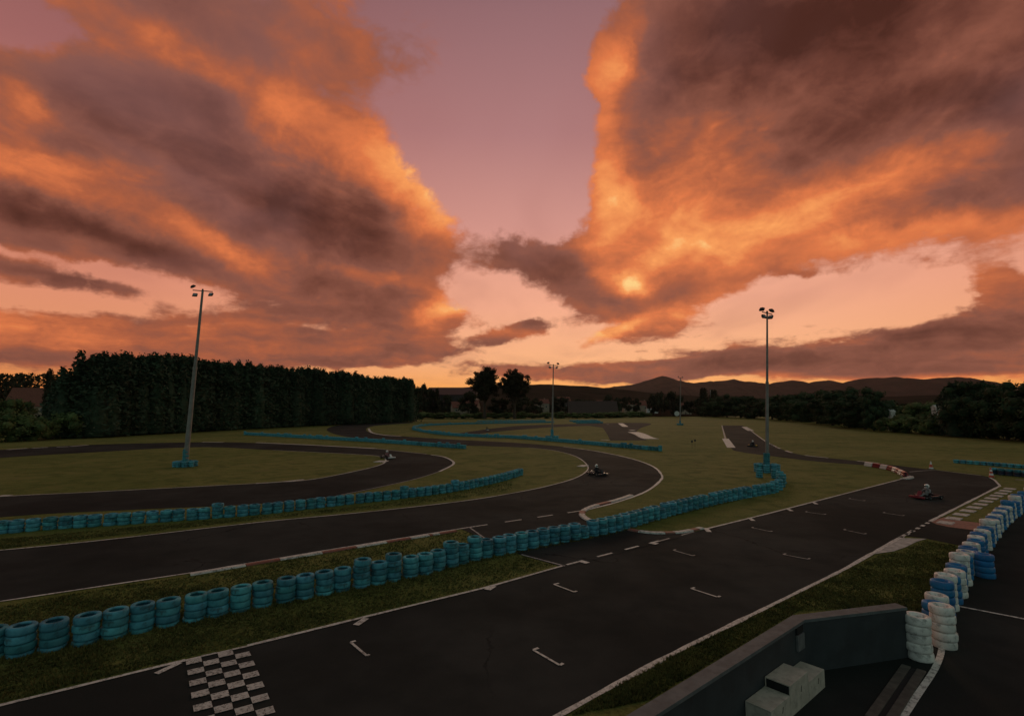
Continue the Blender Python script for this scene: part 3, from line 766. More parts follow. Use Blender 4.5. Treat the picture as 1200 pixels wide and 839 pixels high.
# ---------------------------------------------------------------- floodlight masts
def lamp(parent, pos, aim_rz, pitch, q=.76):
    R = Matrix.Rotation(aim_rz, 3, 'Z') @ Matrix.Rotation(pitch, 3, 'X')
    def bx(mb, c, sz, bev=0.0): mb.box(R @ (Vector(c) * q), tuple(v * q for v in sz), rot=R, bev=bev * q)
    b = MB()
    bx(b, (0, 0, 0), (.62, .26, .52), .05); bx(b, (0, .17, 0), (.40, .12, .34), .03)
    bx(b, (-.34, 0, -.05), (.03, .06, .46)); bx(b, (.34, 0, -.05), (.03, .06, .46)); bx(b, (0, 0, -.30), (.70, .06, .03))
    o = b.build('floodlight', M['lamp_housing'], parent, pos)
    gl = MB(); bx(gl, (0, -.138, 0), (.54, .012, .44)); gl.build('lens', M['lamp_glass'], o)
def mast(px, py, top_px, top_py, label, lamps, r0=.17, bar=1.7, rz=0.2):
    r0 *= K13; bar *= K13; lamps = [(a, b * K13, c, d) for a, b, c, d in lamps]
    base = G(px, py); top = AT(top_px, top_py, base.y)
    t = thing('floodlight_mast', label, 'floodlight mast', base, 0, 'floodlight masts round the track')
    tp = top - base
    b = MB(); mid = tp * .55
    b.tube((0, 0, 0), mid, r0, r0 * .72, 14); b.tube(mid - tp * .004, mid + tp * .010, r0 * .85, r0 * .85, 14); b.tube(mid, tp, r0 * .62, r0 * .42, 14)
    b.build('pole', M['galvanised'], t)
    f = MB(); f.tube((0, 0, .0), (0, 0, .04), r0 * 2.2, r0 * 2.2, 16)
    for i in range(6):
        a = i * PI / 3; f.tube((r0 * 1.8 * math.cos(a), r0 * 1.8 * math.sin(a), .04), (r0 * 1.8 * math.cos(a), r0 * 1.8 * math.sin(a), .10), .02, .02, 6)
    f.build('base_plate', M['galvanised'], t)
    dr = Vector((math.cos(rz), math.sin(rz), 0))
    c = MB(); c.tube(tp - dr * bar / 2 + Vector((0, 0, .12)), tp + dr * bar / 2 - Vector((0, 0, .12)), .055, .055, 8)
    c.tube(tp + Vector((0, 0, -.1)), tp + Vector((0, 0, .22)), .10, .10, 8)
    c.build('crossarm', M['lamp_housing'], t)
    for (s, dz, arz, pt) in lamps: lamp(t, tp + dr * s * bar / 2 + Vector((0, 0, dz)), arz, pt)
    return t, base
L3 = [(-1.0, .42, 2.6, .9), (-.75, -.34, .2, -.55), (.85, -.34, -.2, -.55)]
L4 = [(-1.0, .38, 2.4, .9), (.9, .26, -2.6, .8), (-.7, -.34, .5, -.4), (.65, -.40, -.9, -.7)]
masts = [mast(217, 546.5, 237.5, 341, 'tall grey floodlight mast with three lamps leaning beside the dark conifer hedge', L3, .22, 1.9, -.12),
         mast(899, 553, 899, 367, 'tall grey floodlight mast with four lamps at the tyre row end', [(a, b * .8, c, d) for a, b, c, d in L4], .15, .85, .1),
         mast(647, 514, 648.5, 428, 'slim far floodlight mast beyond the sweeping bend, tyre ring at its foot', L4, .17, 1.7, .1),
         mast(797, 498, 797.5, 443, 'distant floodlight mast standing next to a white round board', L4[:2] + [(0, -.4, .4, -.4)], .18, 1.3, .1)]
def ring(base, name, n, rad, col_h, tiers=3):
    rad *= 1.15; n += 1
    for i in range(n):
        a = 2 * PI * i / n + .3
        plain_stack(base + Vector((rad * math.cos(a), rad * math.sin(a), 0)), tiers, f'turquoise tyre stack in the ring at the foot of the {name}', f'tyre ring round the {name}')
    b = MB(); pr = tyre_profile()
    for i in range(col_h): b.lathe(pr, 18, closed=True, M4=Matrix.Translation((random.uniform(-.03, .03), random.uniform(-.03, .03), TH * (i + .5))))
    tag(b.build('tyre_collar', M['turquoise_rubber'], None, base), f'column of turquoise tyres threaded on the foot of the {name}', 'tyre column', 'tyre columns on the mast feet')
ring(masts[0][1], 'leaning mast', 8, .82, 9)
ring(masts[1][1], 'tyre row mast', 7, .80, 9, 4)
ring(masts[2][1], 'slim far mast', 8, 1.0, 9)
ring(masts[3][1], 'most distant mast', 6, .82, 8)
for i, (px, py) in enumerate([(908, 576.5), (913, 574), (916, 570.5), (917, 566.5), (914, 563), (908, 560.5), (890, 559.5)]):
    plain_stack(G(px, py), 4, f'turquoise tyre stack curling round the mast foot, {ordinal(i + 1)} along the curl', 'turquoise tyre stacks curling round the mast')
# slender white lamp post far off
pb = G(833.5, 488.0); pt_ = AT(833.5, 457, pb.y)
t = thing('lamp_post', 'thin white lamp post far off before the dark trees', 'lamp post', pb)
b = MB(); b.tube((0, 0, 0), (0, 0, pt_.z), .28, .16, 8); b.build('pole', M['render_wall'], t)
b = MB(); b.box((0, 0, pt_.z + .1), (1.6, .4, .5), bev=.1); b.build('lamp_head', M['lamp_housing'], t)
# white round board beside the distant mast
pb = G(793.5, 496); t = thing('round_board', 'white round board on a thin post beside the distant mast', 'sign', pb)
b = MB(); b.tube((0, 0, 0), (0, 0, 4.0), .06, .06, 8); b.build('post', M['galvanised'], t)
b = MB(); b.tube((0, -.06, 4.1), (0, -.02, 4.1), 1.05, 1.05, 24); b.build('board', M['render_wall'], t)
# thin stakes in the infield
for i, (px, py, h_) in enumerate([(811, 525, .95), (814.5, 524, 1.0)]):
    pb = G(px, py); t = thing('marker_stake', ['dark thin stake in the infield grass, nearer the tyre row', 'dark thin stake in the infield grass, farther from the tyre row'][i], 'stake', pb, 0, 'thin stakes in the infield')
    b = MB(); b.tube((0, 0, 0), (.02, 0, h_), .022, .018, 6); b.build('stake', M['stake_dark'], t)
    b = MB(); b.box((.02, -.02, h_ + .12), (.30, .03, .34), bev=.008); b.build('plate', M['stake_dark'], t)
# ---------------------------------------------------------------- cones and barrier blocks
def cone(px, py, m2, label, h=.80):
    t = thing('traffic_cone', label, 'traffic cone', G(px, py), .3, 'cones by the end of the straight')
    b = MB(); b.box((0, 0, .02), (.50, .50, .04), bev=.012); b.build('foot', M['black_rubber'], t)
    b = MB(); n = 5; pr = []
    for i in range(n + 1): pr.append((.20 - .16 * i / n, .04 + (h - .04) * i / n))
    for i in range(n): b.lathe([pr[i], pr[i + 1]], 16, mi=i % 2 if m2 == 0 else (0 if i in (1, 2) else 1))
    b.tube((0, 0, h - .001), (0, 0, h + .006), .035, .03, 12, mi=1); b.build('body', [M['cone_orange'], M['cone_white']], t)
cone(1091.3, 549.5, 1, 'mostly white traffic cone on the far track edge')
cone(1162, 559.5, 0, 'red and white traffic cone at the corner of the dark tyre row', .92)
bl = resample(gpath([(1019, 546.5), (1034, 549), (1047, 552), (1057, 556.5), (1062, 559)], 6), 1.27)
for i, (p, d) in enumerate(bl):
    c = 'white' if i % 2 == 0 else 'red'
    t = thing('barrier_block', f'{c} barrier block on the hairpin kerb, {ordinal(i // 2 + 1)} {c} one from its far end', 'barrier block', (p.x, p.y, .006), math.atan2(d.y, d.x), 'red and white barrier blocks at the hairpin')
    b = MB(); b.box((0, 0, .095), (1.2, .46, .19), bev=.03); b.box((0, 0, .29), (1.15, .34, .24), bev=.04); b.box((0, 0, .42), (1.1, .22, .05), bev=.02)
    b.build('shell', M['kart_white' if c == 'white' else 'kart_red'], t)
    b = MB(); b.tube((.61, 0, .06), (.61, 0, .42), .045, .045, 8); b.build('connector', M['kart_black'], t)
# ---------------------------------------------------------------- pit wall, podium, ramp
WT = 0.27
wl = thing('pit_wall', 'dark painted pit wall with pale coping, bent beside the grass wedge', 'wall', W1)
def wall_run(a, b_, h0, h1, over=0.0, side=1):
    """outline of a straight length: offset to the left of a->b by h1, right by h0"""
    d = (b_ - a).normalized(); n = Vector((-d.y, d.x, 0)); return a, b_, n
def offset_poly(pts, off):
    res = []
    for i, p in enumerate(pts):
        d0 = (pts[i] - pts[i - 1]).normalized() if i else (pts[1] - pts[0]).normalized()
        d1 = (pts[i + 1] - pts[i]).normalized() if i < len(pts) - 1 else d0
        n0 = Vector((-d0.y, d0.x, 0)); n1 = Vector((-d1.y, d1.x, 0)); m = (n0 + n1).normalized()
        res.append(p + m * (off / max(.3, m.dot(n0))))
    return res
WP = [W0, W1, W2]
def extrude_run(b, inner, outer, z0, z1, mi=0):
    n = len(inner)
    vs = [Vector((p.x, p.y, z)) for z in (z0, z1) for p in inner + outer]
    I = lambda i, o, t: t * 2 * n + o * n + i
    fs = []
    for i in range(n - 1):
        fs += [(I(i, 0, 0), I(i + 1, 0, 0), I(i + 1, 0, 1), I(i, 0, 1)), (I(i + 1, 1, 0), I(i, 1, 0), I(i, 1, 1), I(i + 1, 1, 1)),
               (I(i, 0, 1), I(i + 1, 0, 1), I(i + 1, 1, 1), I(i, 1, 1)), (I(i + 1, 0, 0), I(i, 0, 0), I(i, 1, 0), I(i + 1, 1, 0))]
    fs += [(I(0, 1, 0), I(0, 0, 0), I(0, 0, 1), I(0, 1, 1)), (I(n - 1, 0, 0), I(n - 1, 1, 0), I(n - 1, 1, 1), I(n - 1, 0, 1))]
    b.add(vs, fs, mi)
loc = [p - W1 for p in WP]
b = MB(); extrude_run(b, loc, offset_poly(loc, WT), -.05, WH - .06); b.build('wall_body', M['wall_paint'], wl)
b = MB(); extrude_run(b, offset_poly(loc, -.025), offset_poly(loc, WT + .025), WH - .06, WH + .01); b.build('coping', M['coping'], wl)
d1 = (W1 - W0).normalized(); nin = Vector((d1.y, -d1.x, 0))
t = thing('junction_box', 'grey plate box fixed on the pit wall inside its bend', 'junction box', W1 - d1 * .34 + nin * .002 + Vector((0, 0, .66)), math.atan2(d1.y, d1.x))
b = MB(); b.box((0, -.03, .18), (.38, .06, .36), bev=.01); b.build('casing', M['plaque_grey'], t)
b = MB(); b.box((0, -.02, .46), (.36, .04, .16), bev=.006); b.build('hood', M['dark_hole'], t)
a_ = d1; n_ = nin
F = G(967, 805)
rz = math.atan2(a_.y, a_.x)
PD = min(.60, (W1 - F).dot(-n_) - .02)
t = thing('podium', 'worn white three level podium standing against the pit wall', 'podium', F - a_ * 1.07 * K13 - n_ * (PD / 2), rz)
def pod(s0, s1, h, top):
    """hollow step: top, front, back and sides as boards"""
    x0, x1 = (1.07 - s1) * K13, (1.07 - s0) * K13; w = x1 - x0; xc = (x0 + x1) / 2; dp = PD; th = .022; h *= K13
    b = MB()
    b.box((xc, 0, h - th / 2), (w, dp, th), bev=.006)
    b.box((xc, -dp / 2 + th / 2, (h - th) / 2 - .001), (w - .004, th, h - th - .002)); b.box((xc, dp / 2 - th / 2, (h - th) / 2 - .001), (w - .004, th, h - th - .002))
    o = b.build('step', M['podium_white'], t)
    for ex in (x0 + th / 2 + .004, x1 - th / 2 - .004):
        s = MB(); s.box((ex, 0, (h - th) / 2 - .002), (th, dp - 2 * th - .006, h - th - .01)); s.build('end_board', M['dark_hole'] if top else M['podium_white'], o)  # centre step's ends coloured near black, standing in for the shaded open hollow
    m = MB(); m.box((xc + .08, -dp / 2 - .002, h * .62), (.022, .004, .10), rot=Matrix.Rotation(.35, 3, 'Y')); m.box((xc + .095, -dp / 2 - .002, h * .62 + .055), (.045, .004, .014), rot=Matrix.Rotation(-.5, 3, 'Y'))
    m.build('worn_marking', M['dark_hole'], o)
    for ex in (x0 + .03, x1 - .03):
        r = MB(); r.tube((ex, -dp * .4, h), (ex, -dp * .4, h + .004), .008, .008, 6); r.build('screw', M['steel'], o)
pod(0, .70, .31, False); pod(.705, 1.445, .485, True); pod(1.45, 2.15, .34, False)
p0, p1 = G(1071, 784), G(1030, 846)
d = (p1 - p0); L = d.length; rz = math.atan2(d.y, d.x)
t = thing('cable_ramp', 'low grey cable ramp lying on the pit lane by the curved white line', 'cable ramp', (p0 + p1) / 2, rz)
b = MB(); b.box((0, -.155, .025), (L, .19, .05), bev=.012); b.box((0, .155, .025), (L, .19, .05), bev=.012); b.build('board', M['board_grey'], t)
b = MB(); b.box((0, 0, .012), (L - .01, .116, .02)); b.build('groove', M['dark_hole'], t)
# ---------------------------------------------------------------- karts and drivers
def skin_person(suit):
    """one continuous seated body; the kart's nose points along +x, hips at the origin of the seat"""
    V = []; E = []; Rd = []
    def j(p, r, par=None):
        V.append(p); Rd.append(r)
        if par is not None: E.append((par, len(V) - 1))
        return len(V) - 1
    pel = j((0, 0, .10), .14)
    sp1 = j((-.09, 0, .26), .135, pel); ch = j((-.15, 0, .42), .15, sp1); sh = j((-.16, 0, .53), .11, ch)
    nk = j((-.155, 0, .60), .062, sh); hd = j((-.145, 0, .70), .085, nk); j((-.14, 0, .76), .07, hd)
    for s in (-1, 1):
        hp = j((.03, .09 * s, .09), .095, pel); kn = j((.43, .16 * s, .27), .066, hp); an = j((.80, .15 * s, .10), .045, kn); to = j((.90, .15 * s, .19), .036, an); 
        so = j((-.14, .19 * s, .50), .068, sh); el_ = j((.02, .30 * s, .32), .048, so); wr = j((.24, .19 * s, .36), .034, el_)
        pm = j((.30, .165 * s, .38), .034, wr)
        for q in range(4):
            k1 = j((.335, (.15 + .02 * s * 0) * s + .0, .43 - .024 * q), .011, pm); k2 = j((.345, .125 * s, .428 - .023 * q), .009, k1); j((.322, .11 * s, .426 - .022 * q), .008, k2)
        th1 = j((.285, .14 * s, .41), .011, pm); j((.30, .115 * s, .425), .009, th1)
    me = bpy.data.meshes.new('body'); me.from_pydata(V, E, []); me.update()
    o = bpy.data.objects.new('body_base', me); COL.objects.link(o)
    md = o.modifiers.new('s', 'SKIN'); 
    for i, r in enumerate(Rd): me.skin_vertices[0].data[i].radius = (r, r)
    me.skin_vertices[0].data[0].use_root = True
    md.use_smooth_shade = True; md.branch_smoothing = .6
    sb = o.modifiers.new('u', 'SUBSURF'); sb.levels = 1; sb.render_levels = 1
    dg = bpy.context.evaluated_depsgraph_get()
    out = bpy.data.meshes.new_from_object(o.evaluated_get(dg)); out.name = 'person'
    bpy.data.objects.remove(o)
    out.materials.clear(); out.materials.append(M[suit])
    for p in out.polygons: p.use_smooth = True
    return out

def helmet(parent, m):
    b = MB(); pr = []
    for i in range(11):
        a = -PI / 2 * .55 + (PI / 2 * 1.55) * i / 10
        pr.append((max(.004, .148 * math.cos(a)), .165 * math.sin(a)))
    T = Matrix.Translation((-.135, 0, .74)) @ Matrix.Diagonal((1.12, 1.0, 1.0, 1.0))
    b.lathe(pr, 20, M4=T); b.box((-.01, 0, .655), (.10, .16, .07), bev=.025)
    h = b.build('helmet', M[m], parent)
    v = MB(); vs = []; n = 12
    for z, r in ((.70, .158), (.74, .163), (.785, .157)):
        for i in range(n + 1):
            a = -1.05 + 2.1 * i / n; vs.append((-.135 + r * 1.12 * math.cos(a), r * math.sin(a), z))
    v.add(vs, [(r * (n + 1) + i, r * (n + 1) + i + 1, (r + 1) * (n + 1) + i + 1, (r + 1) * (n + 1) + i) for r in range(2) for i in range(n)], 0, True)
    v.build('visor', M['visor'], h)

def make_kart(p, rz, body, pod_m, suit, helm, klabel, plabel):
    k = thing('racing_kart', klabel, 'go-kart', p, rz, 'racing karts on the track')
    b = MB()
    for s in (-1, 1):
        b.path([(-.72, .30 * s, .10), (-.1, .33 * s, .08), (.45, .30 * s, .08), (.88, .22 * s, .10)], .016)
        b.path([(-.3, .33 * s, .09), (-.28, .60 * s, .10), (.30, .60 * s, .10), (.32, .32 * s, .09)], .013)
    for x in (-.70, -.25, .3, .86): b.tube((x, -.32, .09), (x, .32, .09), .015)
    b.tube((-.52, -.56, .135), (-.52, .56, .135), .02); b.tube((.55, -.52, .13), (.55, .52, .13), .014)
    b.build('chassis', M['steel'], k)
    b = MB(); b.box((.34, 0, .065), (1.05, .60, .008)); b.build('floor_pan', M['kart_black'], k)
    # seat shell
    b = MB(); vs = []; prof = [(.20, .13), (.02, .085), (-.12, .10), (-.22, .24), (-.30, .42), (-.34, .56)]
    for x, z in prof:
        for y, dz in ((-.23, .17), (-.21, .05), (-.10, 0), (.10, 0), (.21, .05), (.23, .17)): vs.append((x, y, z + (dz if x > -.2 else 0)) if x > -.2 else (x + dz * .9, y, z))
    b.add(vs, [(r * 6 + i, r * 6 + i + 1, r * 6 + i + 7, r * 6 + i + 6) for r in range(5) for i in range(5)], 0, True)
    b.build('seat', M['kart_black'], k)
    b = MB(); b.box((1.02, 0, .15), (.20, 1.06, .15), bev=.06); b.box((.92, 0, .24), (.34, .34, .09), bev=.04); b.build('nose', M[body], k)
    b = MB(); b.box((.72, 0, .40), (.05, .28, .34), rot=Matrix.Rotation(-.5, 3, 'Y'), bev=.02); b.build('front_panel', M[body], k)
    for s in (-1, 1):
        b = MB(); b.box((.02, .60 * s, .17), (.72, .16, .18), bev=.05); b.build('side_pod', M[pod_m], k)
    b = MB(); b.box((-.86, 0, .17), (.12, 1.20, .15), bev=.05); b.build('rear_bumper', M['kart_black'], k)
    b = MB(); b.box((-.42, -.34, .24), (.28, .20, .24), bev=.03); b.tube((-.42, -.34, .34), (-.42, -.34, .42), .07, .06, 10); b.path([(-.5, -.30, .28), (-.72, -.24, .26), (-.82, -.1, .28)], .035); b.build('engine', M['steel'], k)
    for x, y, r, w in ((.55, .58, .13, .13), (.55, -.58, .13, .13), (-.52, .60, .14, .20), (-.52, -.60, .14, .20)):
        T = Matrix.Translation((x, y, r)) @ Matrix.Rotation(PI / 2, 4, 'X')
        b = MB(); b.lathe([(r * .55, w * .46), (r * .82, w * .5), (r * .97, w * .40), (r, w * .2), (r, -w * .2), (r * .97, -w * .4), (r * .82, -w * .5), (r * .55, -w * .46)], 20, closed=True, M4=T)
        wh = b.build('wheel', M['black_rubber'], k)
        b = MB(); b.tube((x, y - w * .38, r), (x, y + w * .38, r), r * .54, r * .54, 16); b.build('rim', M['steel'], wh)
    b = MB(); T = Matrix.Translation((.35, 0, .52)) @ Matrix.Rotation(-.85, 4, 'Y')
    b.lathe([(.15 + .016 * math.cos(a), .016 * math.sin(a)) for a in [i * PI / 4 for i in range(8)]], 20, closed=True, M4=T)
    b.tube((.35, 0, .52), (.62, 0, .14), .014); b.box((.35, 0, .52), (.02, .26, .03), rot=Matrix.Rotation(-.85, 3, 'Y')); b.build('steering_wheel', M['kart_black'], k)
    me = PERSON[suit]
    pr = link_mesh('person', me, None, Vector(p) + Vector((math.cos(rz), math.sin(rz), 0)) * .03 + Vector((0, 0, .115)), (0, 0, rz))
    tag(pr, plabel, 'person', 'kart drivers on the track')
    helmet(pr, helm)
PERSON = {s: skin_person(s) for s in ('suit_grey', 'suit_black', 'suit_pink')}
sd_ = (G(1060, 560) - G(660, 663)).normalized(); st_a = math.atan2(sd_.y, sd_.x)
Zk = .012
def K(px, py): q = G(px, py); return (q.x, q.y, Zk)
make_kart(K(1086, 584), PI * 1.11, 'kart_red', 'kart_black', 'suit_grey', 'helmet_white', 'dark red kart alone on the main straight near the hairpin', 'driver in grey suit and white helmet seated in the red kart')
make_kart(K(700, 556.5), -1.0, 'kart_black', 'kart_black', 'suit_black', 'helmet_white', 'black kart cornering inside the sweeping bend', 'driver in black suit and white helmet in the bend kart')
make_kart(K(454, 537), -.75, 'kart_white', 'kart_black', 'suit_pink', 'helmet_white', 'pale nosed kart turning at the hairpin apex kerb', 'driver in pinkish suit leaning through the hairpin')
make_kart(K(882, 523), -2.35, 'kart_black', 'kart_yellow', 'suit_black', 'helmet_white', 'dark kart with yellow pods on the far back track', 'driver in dark suit in the far back track kart')
make_kart((G(571, 504.3).x, G(571, 504.3).y, .012), .3, 'kart_black', 'kart_white', 'suit_black', 'helmet_black', 'small dark kart on the infield track behind far tyre barrier', 'driver all in black in the small infield kart')
# ---------------------------------------------------------------- trees and shrubs
def leaf(b, c, nrm, size, asp, rr):
    a = nrm.orthogonal().normalized(); a = Matrix.Rotation(rr.uniform(0, 6.28), 3, nrm) @ a; e = nrm.cross(a)
    b.v += [tuple(c + a * size * asp), tuple(c + e * size * .45), tuple(c - a * size * asp * .8), tuple(c - e * size * .45)]
    n = len(b.v); b.f.append((n - 4, n - 3, n - 2, n - 1)); b.mi.append(0); b.sm.append(False)
def rnd_dir(rr):
    z = rr.uniform(-1, 1); t = rr.uniform(0, 2 * PI); q = math.sqrt(1 - z * z); return Vector((q * math.cos(t), q * math.sin(t), z))
def conifer_crown(seed, h=13.0, R=3.0, n=8500):
    rr = random.Random(seed); b = MB()
    sp = [(0, 0, h, R * .8)]
    for i in range(18):
        a = rr.uniform(0, 6.28); d = R * rr.uniform(.25, .8); sp.append((d * math.cos(a), d * math.sin(a), h * rr.uniform(.87, 1.0), R * rr.uniform(.42, .66)))
    for (x, y, hh, r) in sp:                      # dark inner mass of each leader
        pr = [(r * .68 * (1 - t ** 2.2) ** .75 * (1 if t > .03 else .9) + .02, hh * (.02 + t * .93)) for t in (0, .1, .3, .5, .7, .85, .97)]
        b.lathe(pr, 9, M4=Matrix.Translation((x, y, 0)))
    for i in range(n):
        x, y, hh, r = rr.choice(sp)
        t = rr.random() ** .8 if rr.random() < .75 else rr.uniform(.7, 1)
        q = r * (1 - t ** 2.2) ** .8 * rr.uniform(.72, 1.30) + .06
        a = rr.uniform(0, 6.28); lump = 1 + .16 * math.sin(a * 3 + t * 17 + seed) + .30 * mnoise.noise(Vector((x + q * math.cos(a), y + q * math.sin(a), hh * t * .9)) * .9)
        c = Vector((x + q * lump * math.cos(a), y + q * lump * math.sin(a), .1 + hh * t))
        nrm = (Vector((math.cos(a), math.sin(a), rr.uniform(-.2, .9))) + rnd_dir(rr) * 1.4).normalized()
        leaf(b, c, nrm, rr.uniform(.20, .42), 1.1, rr)
    for (x, y, hh, r) in sp:                      # ragged leader tips
        for i in range(16):
            z = hh + rr.uniform(-.9, .62); leaf(b, Vector((x + rr.gauss(0, .16), y + rr.gauss(0, .16), z)), rnd_dir(rr), rr.uniform(.16, .3), 1.3, rr)
    return b
def clump_crown(seed, h, R, z0, n_cl, n_leaf, lsize, core=True, shell=.55, cr=.24):
    rr = random.Random(seed); b = MB(); cs = []
    hz = (h - z0) / 2; cz = z0 + hz
    for i in range(n_cl):
        d = rnd_dir(rr); k_ = rr.uniform(shell, .9); c = Vector((d.x * R * k_, d.y * R * k_, cz + d.z * hz * k_)); cs.append((c, R * cr * rr.uniform(.7, 1.35)))
    if core:
        for c, r in cs:
            m = 7; pr = [(max(.01, r * .62 * math.sin(PI * i / 5)), -r * .62 * math.cos(PI * i / 5)) for i in range(6)]
            b.lathe(pr, 7, M4=Matrix.Translation(c))
    for c, r in cs:
        for i in range(n_leaf):
            d = rnd_dir(rr); q = r * (rr.random() ** .4) * rr.uniform(.85, 1.2)
            leaf(b, c + Vector((d.x * q, d.y * q, d.z * q * .8)), (d + rnd_dir(rr) * .9 + Vector((0, 0, .3))).normalized(), lsize * rr.uniform(.6, 1.4), .9, rr)
    return b, cs
def trunk_mb(h, r, cs=None, seed=0, lean=.02):
    rr = random.Random(seed); b = MB(); pts = [Vector((rr.uniform(-lean, lean) * i * h * .2, rr.uniform(-lean, lean) * i * h * .2, h * i / 5)) for i in range(6)]
    for i in range(5): b.tube(pts[i], pts[i + 1], r * (1 - .15 * i) * (1.25 if i == 0 else 1), r * (1 - .15 * (i + 1)), 9)
    if cs:
        for c, q in cs[::2]:
            s = pts[rr.randint(2, 4)]; m_ = s.lerp(c, .5) + Vector((0, 0, (c - s).length * .08)); b.tube(s, m_, r * .38, r * .22, 6); b.tube(m_, c, r * .22, r * .06, 6)
    return b
PROTO = {}
for s in range(4):
    PROTO['conifer', s] = (conifer_crown(40 + s).mesh('crown', M['foliage_conifer']), trunk_mb(9, .22, seed=s).mesh('trunk', M['bark']), 13.0, 3.0)
for s in range(3):
    c, cs = clump_crown(60 + s, 9.0, 4.2, -.4, 64, 110, .26, True, .45, .24)
    PROTO['broad', s] = (c.mesh('crown', M['foliage_broad']), trunk_mb(5.5, .2, cs, s).mesh('trunk', M['bark']), 9.0, 4.2)
for s in range(3):
    c, cs = clump_crown(80 + s, 3.4, 2.3, 0.0, 30, 120, .17, True, .4, .30)
    PROTO['shrub', s] = (c.mesh('crown', M['foliage_shrub']), trunk_mb(1.8, .08, cs, s).mesh('trunk', M['bark']), 3.4, 2.3)
for s in range(2):
    c, cs = clump_crown(90 + s, 21.0, 6.6, 7.0, 150, 120, .36, False, .30, .17)
    PROTO['tall', s] = (c.mesh('crown', M['foliage_far']), trunk_mb(15, .55, cs, s, .01).mesh('trunk', M['bark']), 21.0, 6.6)
for s in range(3):
    c, cs = clump_crown(95 + s, 10.0, 5.0, .5, 24, 60, .6, True, .4, .3)
    PROTO['far', s] = (c.mesh('crown', M['foliage_far']), trunk_mb(6, .25, cs, s).mesh('trunk', M['bark']), 10.0, 5.0)
PROTO['spire', 0] = (conifer_crown(70, 12, 1.5, 1500).mesh('crown', M['foliage_far']), trunk_mb(8, .2).mesh('trunk', M['bark']), 12.0, 1.5)
def tree(kind, s, p, h, w, name, label, cat, group):
    cr, tr, ph, pw = PROTO[kind, s]
    t = thing(name, label, cat, p, random.uniform(0, 6.28), group)
    sc = (w / (2 * pw), w / (2 * pw) * random.uniform(.93, 1.07), h / ph)
    for nm, me in (('crown', cr), ('trunk', tr)):
        o = link_mesh(nm, me, t); o.scale = sc
    return t
def at_base(px, py): return G(px, py)
# tall conifer hedge: 34 trees along its foot
hedge = resample(gpath([(112, 512.6), (134, 511), (200, 507.5), (300, 502), (400, 497.5), (478, 494.2)], 6), 3.4)
for i, (p, d) in enumerate(hedge):
    px = 600 + FPX * p.x / p.y
    ty = 442 - (px - 70) * .6 if px < 100 else (413 if px < 160 else 413 + (px - 160) * 30 / 310)
    ty = 418 if px < 100 else ty
    h_ = CAM_H + (478 - ty) / FPX * (p.y + 1) + random.uniform(-1.1, .5)
    if i == 0: h_ *= .84
    q = p + Vector((-d.y, d.x, 0)) * (3.2 + random.uniform(-1.3, 1.3))
    tree('conifer', i % 4, q, h_, random.uniform(11.0, 13.5), 'conifer_tree', f'tall dark conifer in the long hedge behind the hairpin, {ordinal(i + 1)} from its high end', 'conifer', 'tall conifers of the long hedge')
# bushes left of the hedge
for i, (px, py, h_, w) in enumerate([(-22, 521, 4.6, 8), (12, 520, 4.4, 7.5), (38, 518.5, 4.0, 6.5), (62, 517, 4.6, 7), (84, 515.5, 4.2, 6.5), (104, 513.8, 3.6, 5), (14, 505, 7.4, 9), (-25, 506, 8.2, 10)]):
    tree('shrub', i % 3, G(px, py - 2.5), h_ * K13, w * K13, 'shrub', f'leafy green shrub at the high end of the conifer hedge, {ordinal(i + 1)} from the photo edge' if i < 6 else ['taller rounded shrub behind the low shrubs, near the red roof', 'taller rounded shrub behind the low shrubs, at the photo edge'][i - 6], 'shrub', 'green shrubs beside the conifer hedge')
# right hand group: rounded trees behind the mast
for i, (px, py, ty, w) in enumerate([(838, 489.5, 466, 13), (852, 490, 462, 13), (868, 490.5, 462.5, 12), (884, 491.5, 464, 12), (905, 492.5, 463, 11), (922, 494, 461, 11), (940, 495.5, 458, 10.5), (958, 497.5, 458, 10), (976, 499.5, 454.5, 10), (996, 502, 452.5, 9.5), (1014, 504, 454, 9), (1024, 506, 462, 4.0)]):
    p = G(px, py - 1.0); h_ = CAM_H + (478 - ty) / FPX * p.y
    tree('broad', i % 3, p, h_, w * 1.9, 'broadleaf_tree', f'dark rounded tree along the field edge behind the mast, {ordinal(i + 1)} from its far end', 'tree', 'dark rounded trees along the far field edge')
for i, (px, py, ty, w) in enumerate([(1048, 507.5, 484, 6), (1066, 508.5, 487, 6), (1084, 509.5, 486, 6), (1102, 511, 486, 6), (1055, 498, 474, 10), (1080, 499, 472, 11), (1108, 500, 470, 10)]):
    p = G(px, py - 1.0); h_ = CAM_H + (478 - ty) / FPX * p.y
    tree('shrub', i % 3, p, h_, w * 1.6, 'shrub', f'low shrub filling the gap between the dark trees, {ordinal(i + 1)} from the rounded row' if i < 4 else f'grey green shrub farther back in the tree gap, {ordinal(i - 3)} from the rounded row', 'shrub', 'shrubs in the gap of the tree line')
for i, (px, py, ty, w) in enumerate([(1130, 512, 464, 4.0), (1126, 512.8, 448, 6.5), (1145, 514, 444, 7), (1163, 515, 446.5, 7), (1181, 516.3, 448, 7), (1199, 517.5, 449, 7), (1220, 519, 446, 8), (1246, 521, 440, 9)]):
    p = G(px, py - 1.2); h_ = CAM_H + (478 - ty) / FPX * p.y
    if i in (1,): tree('conifer', i, p, h_, w * 1.3, 'conifer_tree', ['', 'dark conifer with spiky top beside the white building', ''][i], 'conifer', 'dark conifers near the white building')
    else: tree('broad', i % 3, p, h_, w * 1.8, 'broadleaf_tree', f'big dark leafy tree at the near end of the field edge, {ordinal(max(1, i))} from the gap', 'tree', 'big dark trees at the near field edge')
